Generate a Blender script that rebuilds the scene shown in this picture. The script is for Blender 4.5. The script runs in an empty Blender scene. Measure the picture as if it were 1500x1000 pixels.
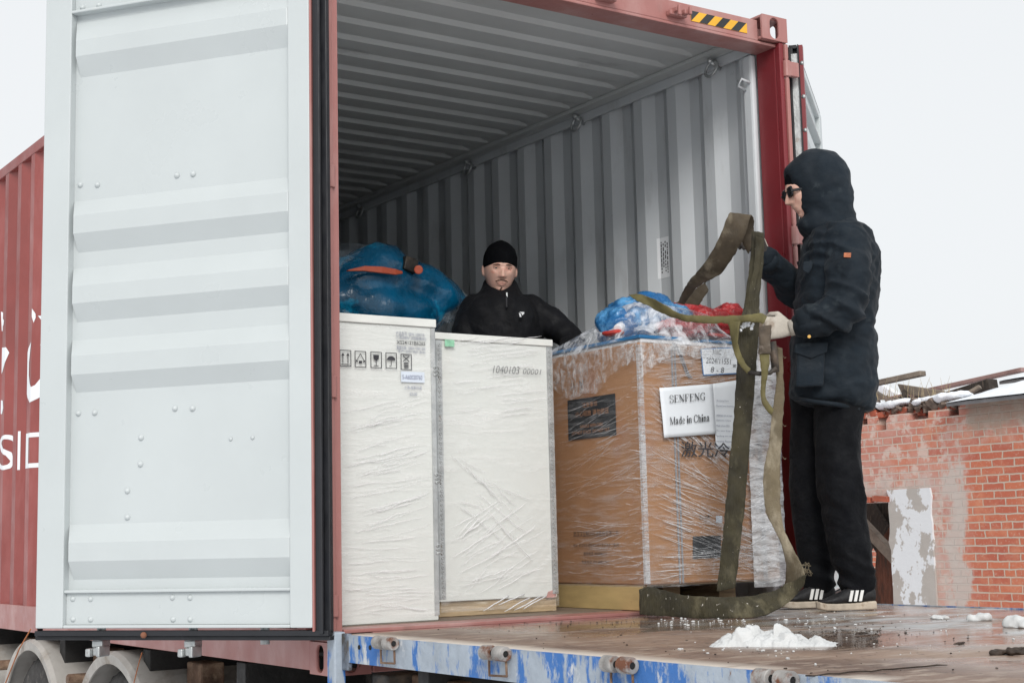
import bpy, bmesh, math, random
from mathutils import Vector, Matrix, noise
random.seed(7)
S = bpy.context.scene
COL = S.collection
R = math.radians

# ------------------------------------------------------------------ camera
CAM = Vector((-2.50791983, -4.93625656, 0.48434438))
YAW, PITCH, ROLL, F = 0.59290883, 0.1300423, -0.02362519, 2186.998
_f = Vector((math.sin(YAW)*math.cos(PITCH), math.cos(YAW)*math.cos(PITCH), math.sin(PITCH)))
_r = Vector((math.cos(YAW), -math.sin(YAW), 0))
_u = _r.cross(_f)
CR = _r*math.cos(ROLL) + _u*math.sin(ROLL)
CU = -_r*math.sin(ROLL) + _u*math.cos(ROLL)
CF = _f
cd = bpy.data.cameras.new('camera'); cam = bpy.data.objects.new('camera', cd); COL.objects.link(cam)
cd.sensor_width = 36; cd.lens = 36*F/1500; cd.clip_start = .05; cd.clip_end = 2000
M = Matrix((CR, CU, -CF)).transposed().to_4x4(); M.translation = CAM
cam.matrix_world = M
S.camera = cam

# ------------------------------------------------------------------ sky, sun, exposure
SUN_EL, SUN_AZ = R(33), R(208)      # azimuth clockwise from +Y, towards the sun
w = bpy.data.worlds.new('World'); S.world = w; w.use_nodes = True
nt = w.node_tree; nt.nodes.clear()
sky = nt.nodes.new('ShaderNodeTexSky'); sky.sky_type = 'NISHITA'; sky.sun_disc = False
sky.sun_elevation = SUN_EL; sky.sun_rotation = SUN_AZ; sky.dust_density = 4; sky.air_density = 1.0
hs = nt.nodes.new('ShaderNodeHueSaturation'); hs.inputs['Saturation'].default_value = .35
mx = nt.nodes.new('ShaderNodeMix'); mx.data_type = 'RGBA'; mx.inputs[0].default_value = .86
mx.inputs[7].default_value = (9.1, 9.35, 9.55, 1)       # the even white of a closed cloud deck
bg = nt.nodes.new('ShaderNodeBackground'); bg.inputs['Strength'].default_value = .09
out = nt.nodes.new('ShaderNodeOutputWorld')
nt.links.new(sky.outputs[0], hs.inputs['Color']); nt.links.new(hs.outputs[0], mx.inputs[6])
nt.links.new(mx.outputs[2], bg.inputs[0]); nt.links.new(bg.outputs[0], out.inputs[0])
sl = bpy.data.lights.new('sun', 'SUN'); sl.energy = 1.9; sl.angle = R(25); sl.color = (1, .97, .93)
so = bpy.data.objects.new('sun', sl); COL.objects.link(so)
sd = Vector((math.sin(SUN_AZ)*math.cos(SUN_EL), math.cos(SUN_AZ)*math.cos(SUN_EL), math.sin(SUN_EL)))
so.rotation_euler = sd.to_track_quat('Z', 'Y').to_euler()
S.view_settings.view_transform = 'Standard'; S.view_settings.look = 'None'
S.view_settings.exposure = 0.22; S.view_settings.gamma = 1

# ------------------------------------------------------------------ helpers
def ray(px, py): return CF + CR*((px-750)/F) - CU*((py-500)/F)
def at(px, py, **k):
    """photo pixel -> world point on an axis plane, at(px,py,y=.2)"""
    ax, val = list(k.items())[0]; i = 'xyz'.index(ax); d = ray(px, py)
    return CAM + d*((val-CAM[i])/d[i])
def V(*a): return Vector(a)
def lerp(a, b, t): return a+(b-a)*t
def crom(P, n):
    """Catmull-Rom through tuples P, n steps per span"""
    out = []
    for i in range(len(P)-1):
        p0, p1, p2, p3 = P[max(i-1, 0)], P[i], P[i+1], P[min(i+2, len(P)-1)]
        for k in range(n):
            t = k/n
            out.append(tuple(.5*((2*b)+(-a+c)*t+(2*a-5*b+4*c-d)*t*t+(-a+3*b-3*c+d)*t**3) for a, b, c, d in zip(p0, p1, p2, p3)))
    out.append(tuple(P[-1])); return out

class MB:
    def __init__(s): s.v = []; s.f = []
    def add(s, vs, fs):
        o = len(s.v); s.v += [Vector(v) for v in vs]; s.f += [tuple(i+o for i in f) for f in fs]; return s
    def box(s, a, b, T=None):
        x0, y0, z0 = a; x1, y1, z1 = b
        vs = [V(x, y, z) for z in (z0, z1) for x, y in ((x0, y0), (x1, y0), (x1, y1), (x0, y1))]
        if T: vs = [T(v) for v in vs]
        return s.add(vs, [(3, 2, 1, 0), (4, 5, 6, 7), (0, 1, 5, 4), (1, 2, 6, 5), (2, 3, 7, 6), (3, 0, 4, 7)])
    def obox(s, c, ax, ay, az):
        """box from centre and three half-axis vectors"""
        vs = [c+ax*i+ay*j+az*k for k in (-1, 1) for i, j in ((-1, -1), (1, -1), (1, 1), (-1, 1))]
        return s.add(vs, [(3, 2, 1, 0), (4, 5, 6, 7), (0, 1, 5, 4), (1, 2, 6, 5), (2, 3, 7, 6), (3, 0, 4, 7)])
    def rings(s, rs, cap=True, closed=True):
        n = len(rs[0]); vs = [p for r in rs for p in r]; fs = []
        for i in range(len(rs)-1):
            for j in range(n if closed else n-1):
                k = (j+1) % n
                fs.append((i*n+j, i*n+k, (i+1)*n+k, (i+1)*n+j))
        if cap and closed:
            fs.append(tuple(reversed(range(n)))); fs.append(tuple((len(rs)-1)*n+j for j in range(n)))
        return s.add(vs, fs)
    def tube(s, pts, r, n=10, cap=True):
        pts = [Vector(p) for p in pts]; rs = []
        rr = r if isinstance(r, (list, tuple)) else [r]*len(pts)
        up = None
        for i, p in enumerate(pts):
            t = (pts[min(i+1, len(pts)-1)]-pts[max(i-1, 0)]).normalized()
            if up is None:
                up = V(0, 0, 1) if abs(t.z) < .9 else V(1, 0, 0)
            a = t.cross(up).normalized(); b = a.cross(t).normalized(); up = b
            rs.append([p+(a*math.cos(q)+b*math.sin(q))*rr[i] for q in [2*math.pi*k/n for k in range(n)]])
        return s.rings(rs, cap)
    def cyl(s, a, b, r, n=16): return s.tube([a, b], r, n)
    def prism(s, poly, dv):
        """flat polygon (3D points) extruded by dv"""
        n = len(poly); dv = Vector(dv); vs = [Vector(p) for p in poly]+[Vector(p)+dv for p in poly]
        return s.add(vs, [tuple(reversed(range(n))), tuple(range(n, 2*n))]+[(i, (i+1) % n, n+(i+1) % n, n+i) for i in range(n)])
    def ball(s, c, r, n=12, m=8):
        c = Vector(c); r = Vector(r) if not isinstance(r, (int, float)) else V(r, r, r)
        rs = []
        for i in range(1, m):
            t = math.pi*i/m
            rs.append([c+V(r.x*math.sin(t)*math.cos(q), r.y*math.sin(t)*math.sin(q), r.z*math.cos(t)) for q in [2*math.pi*k/n for k in range(n)]])
        return s.rings(rs)
    def mesh(s, name):
        me = bpy.data.meshes.new(name); me.from_pydata([tuple(v) for v in s.v], [], s.f); me.update()
        bm = bmesh.new(); bm.from_mesh(me); bmesh.ops.recalc_face_normals(bm, faces=bm.faces); bm.to_mesh(me); bm.free()
        return me
    def build(s, name, mat, parent=None, bevel=0, smooth=False, seg=2, sub=0):
        me = s.mesh(name); return link(name, me, mat, parent, bevel, smooth, seg, sub)
def link(name, me, mat, parent=None, bevel=0, smooth=False, seg=2, sub=0):
    o = bpy.data.objects.new(name, me); COL.objects.link(o)
    for m in (mat if isinstance(mat, list) else [mat]): me.materials.append(m)
    if smooth:
        for p in me.polygons: p.use_smooth = True
    if bevel:
        m = o.modifiers.new('bevel', 'BEVEL'); m.width = bevel; m.segments = seg; m.limit_method = 'ANGLE'; m.angle_limit = R(35)
        m.harden_normals = False
    if sub:
        m = o.modifiers.new('sub', 'SUBSURF'); m.levels = sub; m.render_levels = sub
    if parent:
        o.parent = parent; bpy_update_parent(o, parent)
    return o
def bpy_update_parent(o, parent):
    # every mesh is modelled in world coordinates: a thing's Empty only adds its own place
    o.matrix_parent_inverse = Matrix.Translation(-parent.location) if parent.parent is None else Matrix.Identity(4)
def rebase(o):
    """top-level mesh: move its origin to the middle of its base"""
    vs = o.data.vertices; lo = [min(v.co[i] for v in vs) for i in range(3)]; hi = [max(v.co[i] for v in vs) for i in range(3)]
    c = V((lo[0]+hi[0])/2, (lo[1]+hi[1])/2, lo[2]); o.data.transform(Matrix.Translation(-c)); o.location = c; return o
def tag(o, label, cat=None, group=None, kind=None):
    if label: o['label'] = label
    if cat: o['category'] = cat
    if group: o['group'] = group
    if kind: o['kind'] = kind
    return o
def thing(name, loc, label, cat, group=None):
    o = bpy.data.objects.new(name, None); COL.objects.link(o); o.location = loc; o.empty_display_size = .1
    return tag(o, label, cat, group)
def evaluated(o):
    dg = bpy.context.evaluated_depsgraph_get(); dg.update()
    return bpy.data.meshes.new_from_object(o.evaluated_get(dg))
def remesh(mb, voxel, smooth=4, fac=.5):
    """union of overlapping closed shells as one continuous surface"""
    me = mb.mesh('tmp'); o = bpy.data.objects.new('tmp', me); COL.objects.link(o)
    m = o.modifiers.new('r', 'REMESH'); m.mode = 'VOXEL'; m.voxel_size = voxel
    if smooth:
        m = o.modifiers.new('s', 'SMOOTH'); m.iterations = smooth; m.factor = fac
    r = evaluated(o); bpy.data.objects.remove(o); bpy.data.meshes.remove(me)
    return r
def displace(me, fn):
    """fn(co, normal) -> offset along the normal"""
    ns = [v.normal.copy() for v in me.vertices]
    for v, n in zip(me.vertices, ns): v.co = v.co+n*fn(v.co, n)
    me.update()
FN = {}
def textmesh(s, size=1, shear=0, bold=0, spacing=1):
    c = bpy.data.curves.new('t', 'FONT'); c.body = s; c.size = size; c.shear = shear; c.offset = bold; c.space_character = spacing
    c.resolution_u = 3
    o = bpy.data.objects.new('t', c); COL.objects.link(o); me = evaluated(o)
    bpy.data.objects.remove(o); bpy.data.curves.remove(c); return me
def text_on(s, name, mat, parent, o0, ux, uy, w=None, h=None, shear=0, bold=0, off=.002, spacing=1):
    """flat lettering: lower left corner o0, along ux, up uy, fitted to width w / height h"""
    me = textmesh(s, 1, shear, bold, spacing)
    xs = [v.co.x for v in me.vertices]; ys = [v.co.y for v in me.vertices]
    if not xs: return None
    x0, x1, y0, y1 = min(xs), max(xs), min(ys), max(ys)
    sx = (w/(x1-x0)) if w else None; sy = (h/(y1-y0)) if h else None
    sx = sx or sy; sy = sy or sx
    ux = ux.normalized(); uy = uy.normalized(); n = ux.cross(uy)
    for v in me.vertices: v.co = o0+ux*((v.co.x-x0)*sx)+uy*((v.co.y-y0)*sy)+n*off
    return link(name, me, mat, parent)

# ------------------------------------------------------------------ materials
def mk(name, col, rough=.6, metal=0.0, var=.12, scale=4, bump=0, bscale=30, dirt=None, dscale=6, dlo=.55, dhi=.62,
       stretch=(1, 1, 1), col2=None, spec=.5, rvar=.15, drough=None, bstretch=None, rot=(0, 0, 0), sheen=0, bdist=.01):
    m = bpy.data.materials.new(name); m.use_nodes = True; t = m.node_tree; L = t.links.new
    b = t.nodes['Principled BSDF']; b.inputs['Metallic'].default_value = metal
    b.inputs['Specular IOR Level'].default_value = spec
    if sheen: b.inputs['Sheen Weight'].default_value = sheen; b.inputs['Sheen Roughness'].default_value = .5
    tc = t.nodes.new('ShaderNodeTexCoord')
    def mapping(sc, ro=(0, 0, 0)):
        mp = t.nodes.new('ShaderNodeMapping'); mp.inputs['Scale'].default_value = sc; mp.inputs['Rotation'].default_value = ro
        L(tc.outputs['Object'], mp.inputs[0]); return mp
    mp = mapping(stretch, rot)
    def noi(sc, det=6, src=mp, ro=.6):
        n = t.nodes.new('ShaderNodeTexNoise'); n.inputs['Scale'].default_value = sc; n.inputs['Detail'].default_value = det
        n.inputs['Roughness'].default_value = ro; L(src.outputs[0], n.inputs['Vector']); return n
    n1 = noi(scale)
    c2 = col2 or tuple(max(0, c*(1-var*2.2)) for c in col)
    cr = t.nodes.new('ShaderNodeMix'); cr.data_type = 'RGBA'
    cr.inputs[6].default_value = (*col, 1); cr.inputs[7].default_value = (*c2, 1)
    rm = t.nodes.new('ShaderNodeMapRange'); rm.inputs[1].default_value = .35; rm.inputs[2].default_value = .7
    L(n1.outputs[0], rm.inputs[0]); L(rm.outputs[0], cr.inputs[0])
    last = cr.outputs[2]
    rr = t.nodes.new('ShaderNodeMapRange'); rr.inputs[1].default_value = .3; rr.inputs[2].default_value = .7
    rr.inputs[3].default_value = max(.02, rough-rvar); rr.inputs[4].default_value = min(1, rough+rvar)
    n2 = noi(scale*2.7); L(n2.outputs[0], rr.inputs[0]); rlast = rr.outputs[0]
    if dirt:
        items = dirt if isinstance(dirt, list) else [(dirt, dscale, dlo, dhi, stretch)]
        for k, (dc, ds, lo, hi, st) in enumerate(items):
            n3 = noi(ds, 9, mapping(st), .65)
            r3 = t.nodes.new('ShaderNodeMapRange'); r3.inputs[1].default_value = lo; r3.inputs[2].default_value = hi
            L(n3.outputs[0], r3.inputs[0])
            m3 = t.nodes.new('ShaderNodeMix'); m3.data_type = 'RGBA'; m3.inputs[7].default_value = (*dc, 1)
            L(r3.outputs[0], m3.inputs[0]); L(last, m3.inputs[6]); last = m3.outputs[2]
            if drough is not None:
                m4 = t.nodes.new('ShaderNodeMix'); m4.inputs[3].default_value = drough
                L(r3.outputs[0], m4.inputs[0]); L(rlast, m4.inputs[2]); rlast = m4.outputs[0]
    L(last, b.inputs['Base Color']); L(rlast, b.inputs['Roughness'])
    if bump:
        bn = noi(bscale, 5, mapping(bstretch or stretch, rot))
        bp = t.nodes.new('ShaderNodeBump'); bp.inputs['Strength'].default_value = bump; bp.inputs['Distance'].default_value = bdist
        L(bn.outputs[0], bp.inputs['Height']); L(bp.outputs[0], b.inputs['Normal'])
    return m
def film(name, col=(.9, .92, .95), cover=.25, scale=10, stretch=(1, 1, 8), rot=(0, 0, 0), rough=.18, lo=.5, hi=.7, base=.04, bump=.6):
    """thin clear stretch film: mostly see-through, milky where creased; bag and hood also carry painted highlights"""
    m = bpy.data.materials.new(name); m.use_nodes = True; t = m.node_tree; L = t.links.new
    b = t.nodes['Principled BSDF']; o = t.nodes['Material Output']
    b.inputs['Base Color'].default_value = (*col, 1); b.inputs['Roughness'].default_value = rough
    tc = t.nodes.new('ShaderNodeTexCoord'); mp = t.nodes.new('ShaderNodeMapping'); mp.inputs['Scale'].default_value = stretch; mp.inputs['Rotation'].default_value = rot
    L(tc.outputs['Object'], mp.inputs[0])
    n = t.nodes.new('ShaderNodeTexNoise'); n.inputs['Scale'].default_value = scale; n.inputs['Detail'].default_value = 8; n.inputs['Roughness'].default_value = .7; n.inputs['Distortion'].default_value = .6
    L(mp.outputs[0], n.inputs[0])
    n2 = t.nodes.new('ShaderNodeTexNoise'); n2.inputs['Scale'].default_value = 2.2; n2.inputs['Detail'].default_value = 4; L(tc.outputs['Object'], n2.inputs[0])
    ad = t.nodes.new('ShaderNodeMath'); ad.operation = 'MULTIPLY_ADD'; ad.inputs[1].default_value = .6; L(n2.outputs[0], ad.inputs[0]); L(n.outputs[0], ad.inputs[2])
    r = t.nodes.new('ShaderNodeMapRange'); r.inputs[1].default_value = lo+.3; r.inputs[2].default_value = hi+.3; r.inputs[3].default_value = base; r.inputs[4].default_value = cover
    L(ad.outputs[0], r.inputs[0])
    tr = t.nodes.new('ShaderNodeBsdfTransparent'); mx = t.nodes.new('ShaderNodeMixShader')
    L(r.outputs[0], mx.inputs[0]); L(tr.outputs[0], mx.inputs[1]); L(b.outputs[0], mx.inputs[2]); L(mx.outputs[0], o.inputs['Surface'])
    bp = t.nodes.new('ShaderNodeBump'); bp.inputs['Strength'].default_value = bump; bp.inputs['Distance'].default_value = .02
    L(n.outputs[0], bp.inputs['Height']); L(bp.outputs[0], b.inputs['Normal'])
    return m
RUST = (.16, .06, .03)
red = mk('red_paint', (.36, .155, .14), .42, var=.06, scale=2.5, bump=.12, bscale=25, dirt=[((.44, .27, .25), 3, .5, .75, (1, 1, .4)), (RUST, 14, .69, .72, (1, 1, .6)), ((.20, .13, .11), 5, .62, .8, (1, 1, .3))])
red_side = mk('red_side_paint', (.27, .062, .054), .45, var=.12, scale=1.5, bump=.1, bscale=20, dirt=[((.38, .14, .13), 2.5, .52, .8, (1, 1, .3)), (RUST, 18, .72, .75, (1, 1, 1))])
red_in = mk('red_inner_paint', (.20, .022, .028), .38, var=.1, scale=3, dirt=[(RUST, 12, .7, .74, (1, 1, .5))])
white_door = mk('white_door_paint', (.49, .525, .53), .38, var=.035, scale=1.3, bump=.06, bscale=9, dirt=[((.55, .56, .52), 5, .66, .8, (1, 1, .25)), ((.35, .25, .18), 40, .76, .79, (1, 1, 1))])
grey_in = mk('grey_interior_paint', (.60, .63, .65), .42, var=.05, scale=1.5, bump=.08, bscale=8, dirt=[((.36, .37, .37), 4, .58, .8, (1, 1, .3)), ((.14, .13, .12), 30, .74, .78, (1, 1, .4))])
roof_in = mk('grey_roof_paint', (.56, .58, .575), .5, var=.05, scale=2, dirt=[((.25, .25, .25), 4, .6, .8, (.4, 1, 1))])
rubber = mk('black_rubber', (.011, .012, .016), .5, var=.2, bump=.2, bscale=12, dirt=[((.10, .09, .085), 25, .68, .75, (1, 1, .4))])
galv = mk('galvanised_steel', (.52, .54, .54), .42, .7, var=.15, scale=18, bump=.15, bscale=60, dirt=[((.25, .2, .16), 14, .62, .75, (1, 1, 1))])
steel = mk('dark_steel', (.06, .055, .05), .6, .5, var=.3, scale=12, bump=.3, bscale=50, dirt=[((.16, .12, .09), 9, .5, .7, (1, 1, 1))])
black = mk('black_marking', (.02, .02, .022), .7, var=.2)
ply_floor = mk('plywood_floor', (.22, .17, .13), .6, var=.2, scale=6, stretch=(6, .6, 1), bump=.3, bscale=20)
# ================================================================== ground and far setting
W, H, LEN = 2.438, 2.896, 12.19
GZ = -1.12
snow = mk('snow', (.80, .83, .87), .7, var=.05, scale=3, bump=.6, bscale=7, bdist=.05)
g_m = mk('snowy_mud', (.78, .80, .83), .75, var=.06, scale=.6, bump=.5, bscale=6, bdist=.05, dirt=[((.25, .21, .18), .5, .58, .68, (1, 1, 1)), ((.30, .26, .22), 3, .62, .72, (1, 1, 1))], drough=.4)
def sheet(name, x0, y0, x1, y1, z, mat, n=60, amp=.0):
    mb = MB(); vs = []
    for j in range(n+1):
        for i in range(n+1):
            x = lerp(x0, x1, i/n); y = lerp(y0, y1, j/n)
            vs.append(V(x, y, z+amp*noise.noise(V(x*.7, y*.7, 3))))
    fs = [(j*(n+1)+i, j*(n+1)+i+1, (j+1)*(n+1)+i+1, (j+1)*(n+1)+i) for j in range(n) for i in range(n)]
    return mb.add(vs, fs).build(name, mat, smooth=True)
g = sheet('ground', -600, -600, 600, 600, GZ, g_m, 2); tag(g, 'trampled snow and mud of the yard', kind='structure')

# ================================================================== shipping container
ctr = thing('shipping_container', (W/2, LEN/2, 0), 'dark red steel shipping container with open doors, loaded with crates', 'container')
def casting(x0, y0, z0, dx, dy, holes=True, name='corner_casting'):
    """corner casting as real 12 mm walls with the oval holes cut through"""
    x1, y1, z1 = x0+dx, y0+dy, z0+.118; mb = MB()
    def plate(o, a, b, n, la, lb, t=.014, hole=(0.032, .05)):
        N = 32; c = o+a*(la/2)+b*(lb/2); outer = []; inner = []
        for k in range(N):
            q = 2*math.pi*k/N; cx, sx = math.cos(q), math.sin(q)
            m = max(abs(cx), abs(sx)); outer.append(c+a*(cx/m*la/2)+b*(sx/m*lb/2))
            if hole:
                rr = .028; hh = hole[1]-rr; yy = sx*rr+(hh if sx > 0 else -hh if sx < 0 else 0)
                inner.append(c+a*(cx*rr)+b*yy)
            else: inner.append(c+a*(cx*.001)+b*(sx*.001))
        r = [outer, [p for p in inner], [p+n*t for p in inner], [p+n*t for p in outer], outer]
        mb.rings(r, cap=False)
    X, Y, Z = V(1, 0, 0), V(0, 1, 0), V(0, 0, 1)
    plate(V(x0, y0, z0), X, Z, Y, dx, .118)
    sx = x0 if x0 < 1 else x1
    plate(V(sx, y0+.0141, z0), Y, Z, X if x0 < 1 else -X, dy-.0141, .118)
    mb.box((x0+(.0142 if x0 < 1 else 0), y0+.0142, z0), (x1-(.0142 if x0 > 1 else 0), y1, z0+.014))
    mb.box((x0+(.0142 if x0 < 1 else 0), y0+.0142, z1-.014), (x1-(.0142 if x0 > 1 else 0), y1, z1))
    return mb.build(name, red, ctr, bevel=.006)
casting(0, 0, 0, .162, .178); casting(W-.162, 0, H-.118, .162, .178)
casting(0, 0, H-.118, .162, .178); casting(W-.162, 0, 0, .162, .178)
# corrugated side walls
PIT = .278
def corr_poly(y0, y1, off=0.0):
    """profile of the trapezoid corrugation: list of (y, depth 0..036); inner crest 70, slope 68, outer 72, slope 68"""
    pts = []; k0 = int((y0-off)/PIT)-1; k = k0
    while off+k*PIT < y1+PIT:
        b = off+k*PIT
        pts += [(b, 0), (b+.072, 0), (b+.14, .036), (b+.21, .036)]
        k += 1
    return [(y, d) for y, d in pts if y0 <= y <= y1]
OFFL = 3.80-.14-.07-.068*.5-PIT*12    # left side phase read off the photograph
OFFR = .916-PIT*3+.0
def wall_mesh(xo, sgn, off, z0, z1, y0, y1, flip=False):
    """folded steel sheet 2 mm thick, standing at x=xo, folding inwards (sgn)"""
    P = corr_poly(y0, y1, off); P = [(y0, P[0][1])]+P+[(y1, P[-1][1])]
    a = [V(xo+sgn*d, y, z0) for y, d in P]; b = [V(xo+sgn*d, y, z1) for y, d in P]
    a2 = [p+V(sgn*.003, 0, 0) for p in a]; b2 = [p+V(sgn*.003, 0, 0) for p in b]
    mb = MB(); n = len(P); mb.add(a+b+a2+b2, [(i, i+1, n+i+1, n+i) for i in range(n-1)]+[(2*n+i, 3*n+i, 3*n+i+1, 2*n+i+1) for i in range(n-1)]
        + [(n+i, n+i+1, 3*n+i+1, 3*n+i) for i in range(n-1)]+[(i, 2*n+i, 2*n+i+1, i+1) for i in range(n-1)])
    return mb
def two_tone(o, mat_in, test):
    o.data.materials.append(mat_in)
    for p in o.data.polygons:
        if test(p): p.material_index = 1
lw = wall_mesh(.004, 1, OFFL, .155, H-.075, .15, LEN-.15).build('side_wall', red_side, ctr)
two_tone(lw, grey_in, lambda p: p.normal.x > .3)
rw = wall_mesh(W-.004, -1, OFFR, .155, H-.075, .15, LEN-.15).build('side_wall', red_side, ctr)
two_tone(rw, grey_in, lambda p: p.normal.x < -.3)
ew = MB().box((.05, LEN-.04, .15), (W-.05, LEN, H-.06)).build('end_wall', grey_in, ctr)
# roof: shallow ribs across the width
P = []; k = 0
while .12+k*.209 < LEN:
    b = .12+k*.209; P += [(b, 0), (b+.100, 0), (b+.122, .02), (b+.187, .02)]; k += 1
P = [(y, d) for y, d in P if y < LEN-.05]
mb = MB(); rs = []
for y, d in P:
    zb = H-.052
    rs.append([V(.06, y, zb-.003), V(.12, y, zb), V(.20, y, zb+d), V(W-.20, y, zb+d), V(W-.12, y, zb), V(W-.06, y, zb-.003)])
n = len(rs[0]); vs = [p for r in rs for p in r]; m2 = len(vs); vs += [p+V(0, 0, .004) for p in vs]
fs = [(i*n+j, i*n+j+1, (i+1)*n+j+1, (i+1)*n+j) for i in range(len(rs)-1) for j in range(n-1)]
fs += [tuple(m2+q for q in reversed(f)) for f in fs]
rf = MB().add(vs, fs).build('roof', red_side, ctr); rf.data.materials.append(roof_in)
for p in rf.data.polygons:
    if p.normal.z < 0: p.material_index = 1
for i, p in enumerate(rf.data.polygons):
    p.material_index = 1
# rails
for x0, x1 in ((0, .062), (W-.062, W)):
    MB().box((x0, .178, H-.076), (x1, LEN-.1, H-.012)).build('top_rail', red_side, ctr, bevel=.004)
    MB().box((x0+(.0 if x0 < 1 else .03), .178, .013), (x1-(.03 if x0 < 1 else .0), LEN-.1, .158)).build('bottom_rail', red, ctr, bevel=.003)
    xi = .062 if x0 < 1 else W-.062; s = 1 if x0 < 1 else -1
    MB().prism([V(xi-s*.012, .17, H-.078), V(xi+s*.07, .17, H-.06), V(xi+s*.066, .17, H-.056), V(xi-s*.012, .17, H-.064)], (0, LEN-.4, 0)).build('ring_rail', roof_in, ctr)
    MB().box((min(xi, xi-s*.016)-(.0), .17, H-.125), (max(xi, xi-s*.016), LEN-.2, H-.0775)).build('top_plate', grey_in, ctr, bevel=.003)
for xa, xb in ((.0625, .066), (W-.066, W-.0625)):
    MB().box((xa, .168, H-.0765), (xb, LEN-.2, H-.03)).build('rail_lining', grey_in, ctr)
# lashing rings
for y in (.43, 1.56, 2.70, 4.12, 5.3):
    mb = MB(); c = V(W-.075, y, 2.765); pts = []
    for k in range(17):
        q = 2*math.pi*k/16; pts.append(c+V(-.028-.012*math.sin(q), .042*math.cos(q), -.01-.040*math.sin(q)))
    mb.tube(pts, .0075, 8, cap=False); mb.cyl(c+V(.03, 0, .0), c+V(-.035, 0, .028), .012, 10); mb.ball(c+V(-.035, 0, .03), .016)
    mb.build('lashing_ring', galv, ctr, smooth=True)
# floor, sill, threshold
MB().box((.05, .16, .12), (W-.05, LEN-.05, .166)).build('floor', ply_floor, ctr)
MB().box((.17, .0, .004), (W-.17, .045, .150)).box((.052, .001, .1502), (W-.052, .158, .164)).build('door_sill', red, ctr, bevel=.003)
# rear header
MB().box((.162, .030, 2.772), (W-.162, .050, 2.872)).box((.163, .0502, 2.85), (W-.163, .165, 2.868)).box((.05, .028, 2.757), (W-.05, .166, 2.7715)).build('door_header', red, ctr, bevel=.004)
MB().box((.1, .052, 2.7725), (W-.1, .155, 2.84)).build('header_box', red, ctr)
# grey steel strip and gusset at the inside of the post
MB().box((W-.085, .168, .17), (W-.05, .235, 2.76)).build('inner_post', grey_in, ctr, bevel=.012)
MB().box((.05, .168, .17), (.085, .235, 2.76)).build('inner_post', grey_in, ctr, bevel=.012)
mb = MB(); mb.tube([V(W-.085, .18, 2.62), V(W-.13, .19, 2.635), V(W-.14, .20, 2.60), V(W-.085, .21, 2.59)], .007, 8)
mb.build('lashing_bar', grey_in, ctr, smooth=True)
HZ = [(.212, .29), (1.01, 1.09), (1.805, 1.89), (2.612, 2.69)]
def post(s):
    X = (lambda x: x) if s < 0 else (lambda x: W-x)
    def bx(mb, a, b):
        xa, xb = sorted((X(a[0]), X(b[0]))); return mb.box((xa, a[1], a[2]), (xb, b[1], b[2]))
    mb = MB(); bx(mb, (.012, .04, .1182), (.05, .166, H-.1182)); bx(mb, (.022, .008, .1182), (.0495, .0398, H-.1182))
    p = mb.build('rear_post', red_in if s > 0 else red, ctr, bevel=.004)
    prev = .1185
    for a, b in HZ+[(H-.1185, 9)]:
        mb = MB()
        # folded J bar: outer lip and its return to the post
        bx(mb, (-.000, -.004, prev), (.0215, .034, a-.006))
        mb.build('j_bar', red, ctr, bevel=.007, seg=3)
        if b < 9:
            mb = MB(); q = [V(X(-.002), -.006, z) for z in (a, b)]
            mb.cyl(V(X(.012), .004, a), V(X(.012), .004, b), .0185, 14)
            mb.cyl(V(X(.012), .004, a-.02), V(X(.012), .004, b+.02), .009, 10)
            bx(mb, (-.055, -.012, a+.004), (.008, .012, b-.004))
            mb.build('hinge_lug', red, ctr, bevel=.004)
        prev = b+.006
post(-1); post(1)
# cam keepers on the header and the striped warning tape
for x in (1.765, 1.362, .75, .35):
    mb = MB(); mb.box((x-.035, -.03, 2.80), (x-.012, .0295, 2.825)).box((x-.035, -.045, 2.778), (x-.018, -.0302, 2.83)).box((x+.012, -.03, 2.795), (x+.04, .0295, 2.82)).box((x+.028, -.048, 2.79), (x+.042, -.0302, 2.832))
    mb.box((x-.05, -.0045, 2.79), (x+.05, .0295, 2.815)); mb.build('cam_keeper', red, ctr, bevel=.006)
yel = mk('yellow_tape', (.80, .42, .03), .5, var=.08); tblk = mk('black_tape', (.03, .032, .035), .5, var=.2)
x0, x1, z0, z1 = 1.862, 2.205, 2.794, 2.842
tp = MB().box((x0, .0265, z0), (x1, .0292, z1)).build('warning_tape', yel, ctr)
p = (x1-x0)/3.55
for k in range(4):
    a = x0-.5*p+k*p
    poly = [V(a, .0255, z0), V(a+p*.5, .0255, z0), V(a+p, .0255, z1), V(a+p*.5, .0255, z1)]
    # clip the stripe to the tape
    def clip(P, f):
        o = []
        for i in range(len(P)):
            A, B = P[i], P[(i+1) % len(P)]; fa, fb = f(A), f(B)
            if fa >= 0: o.append(A)
            if fa*fb < 0: o.append(A+(B-A)*(fa/(fa-fb)))
        return o
    poly = clip(clip(poly, lambda q: q.x-x0), lambda q: x1-q.x)
    if len(poly) > 2: MB().prism(poly, (0, .0008, 0)).build('stripe', tblk, tp)
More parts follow.
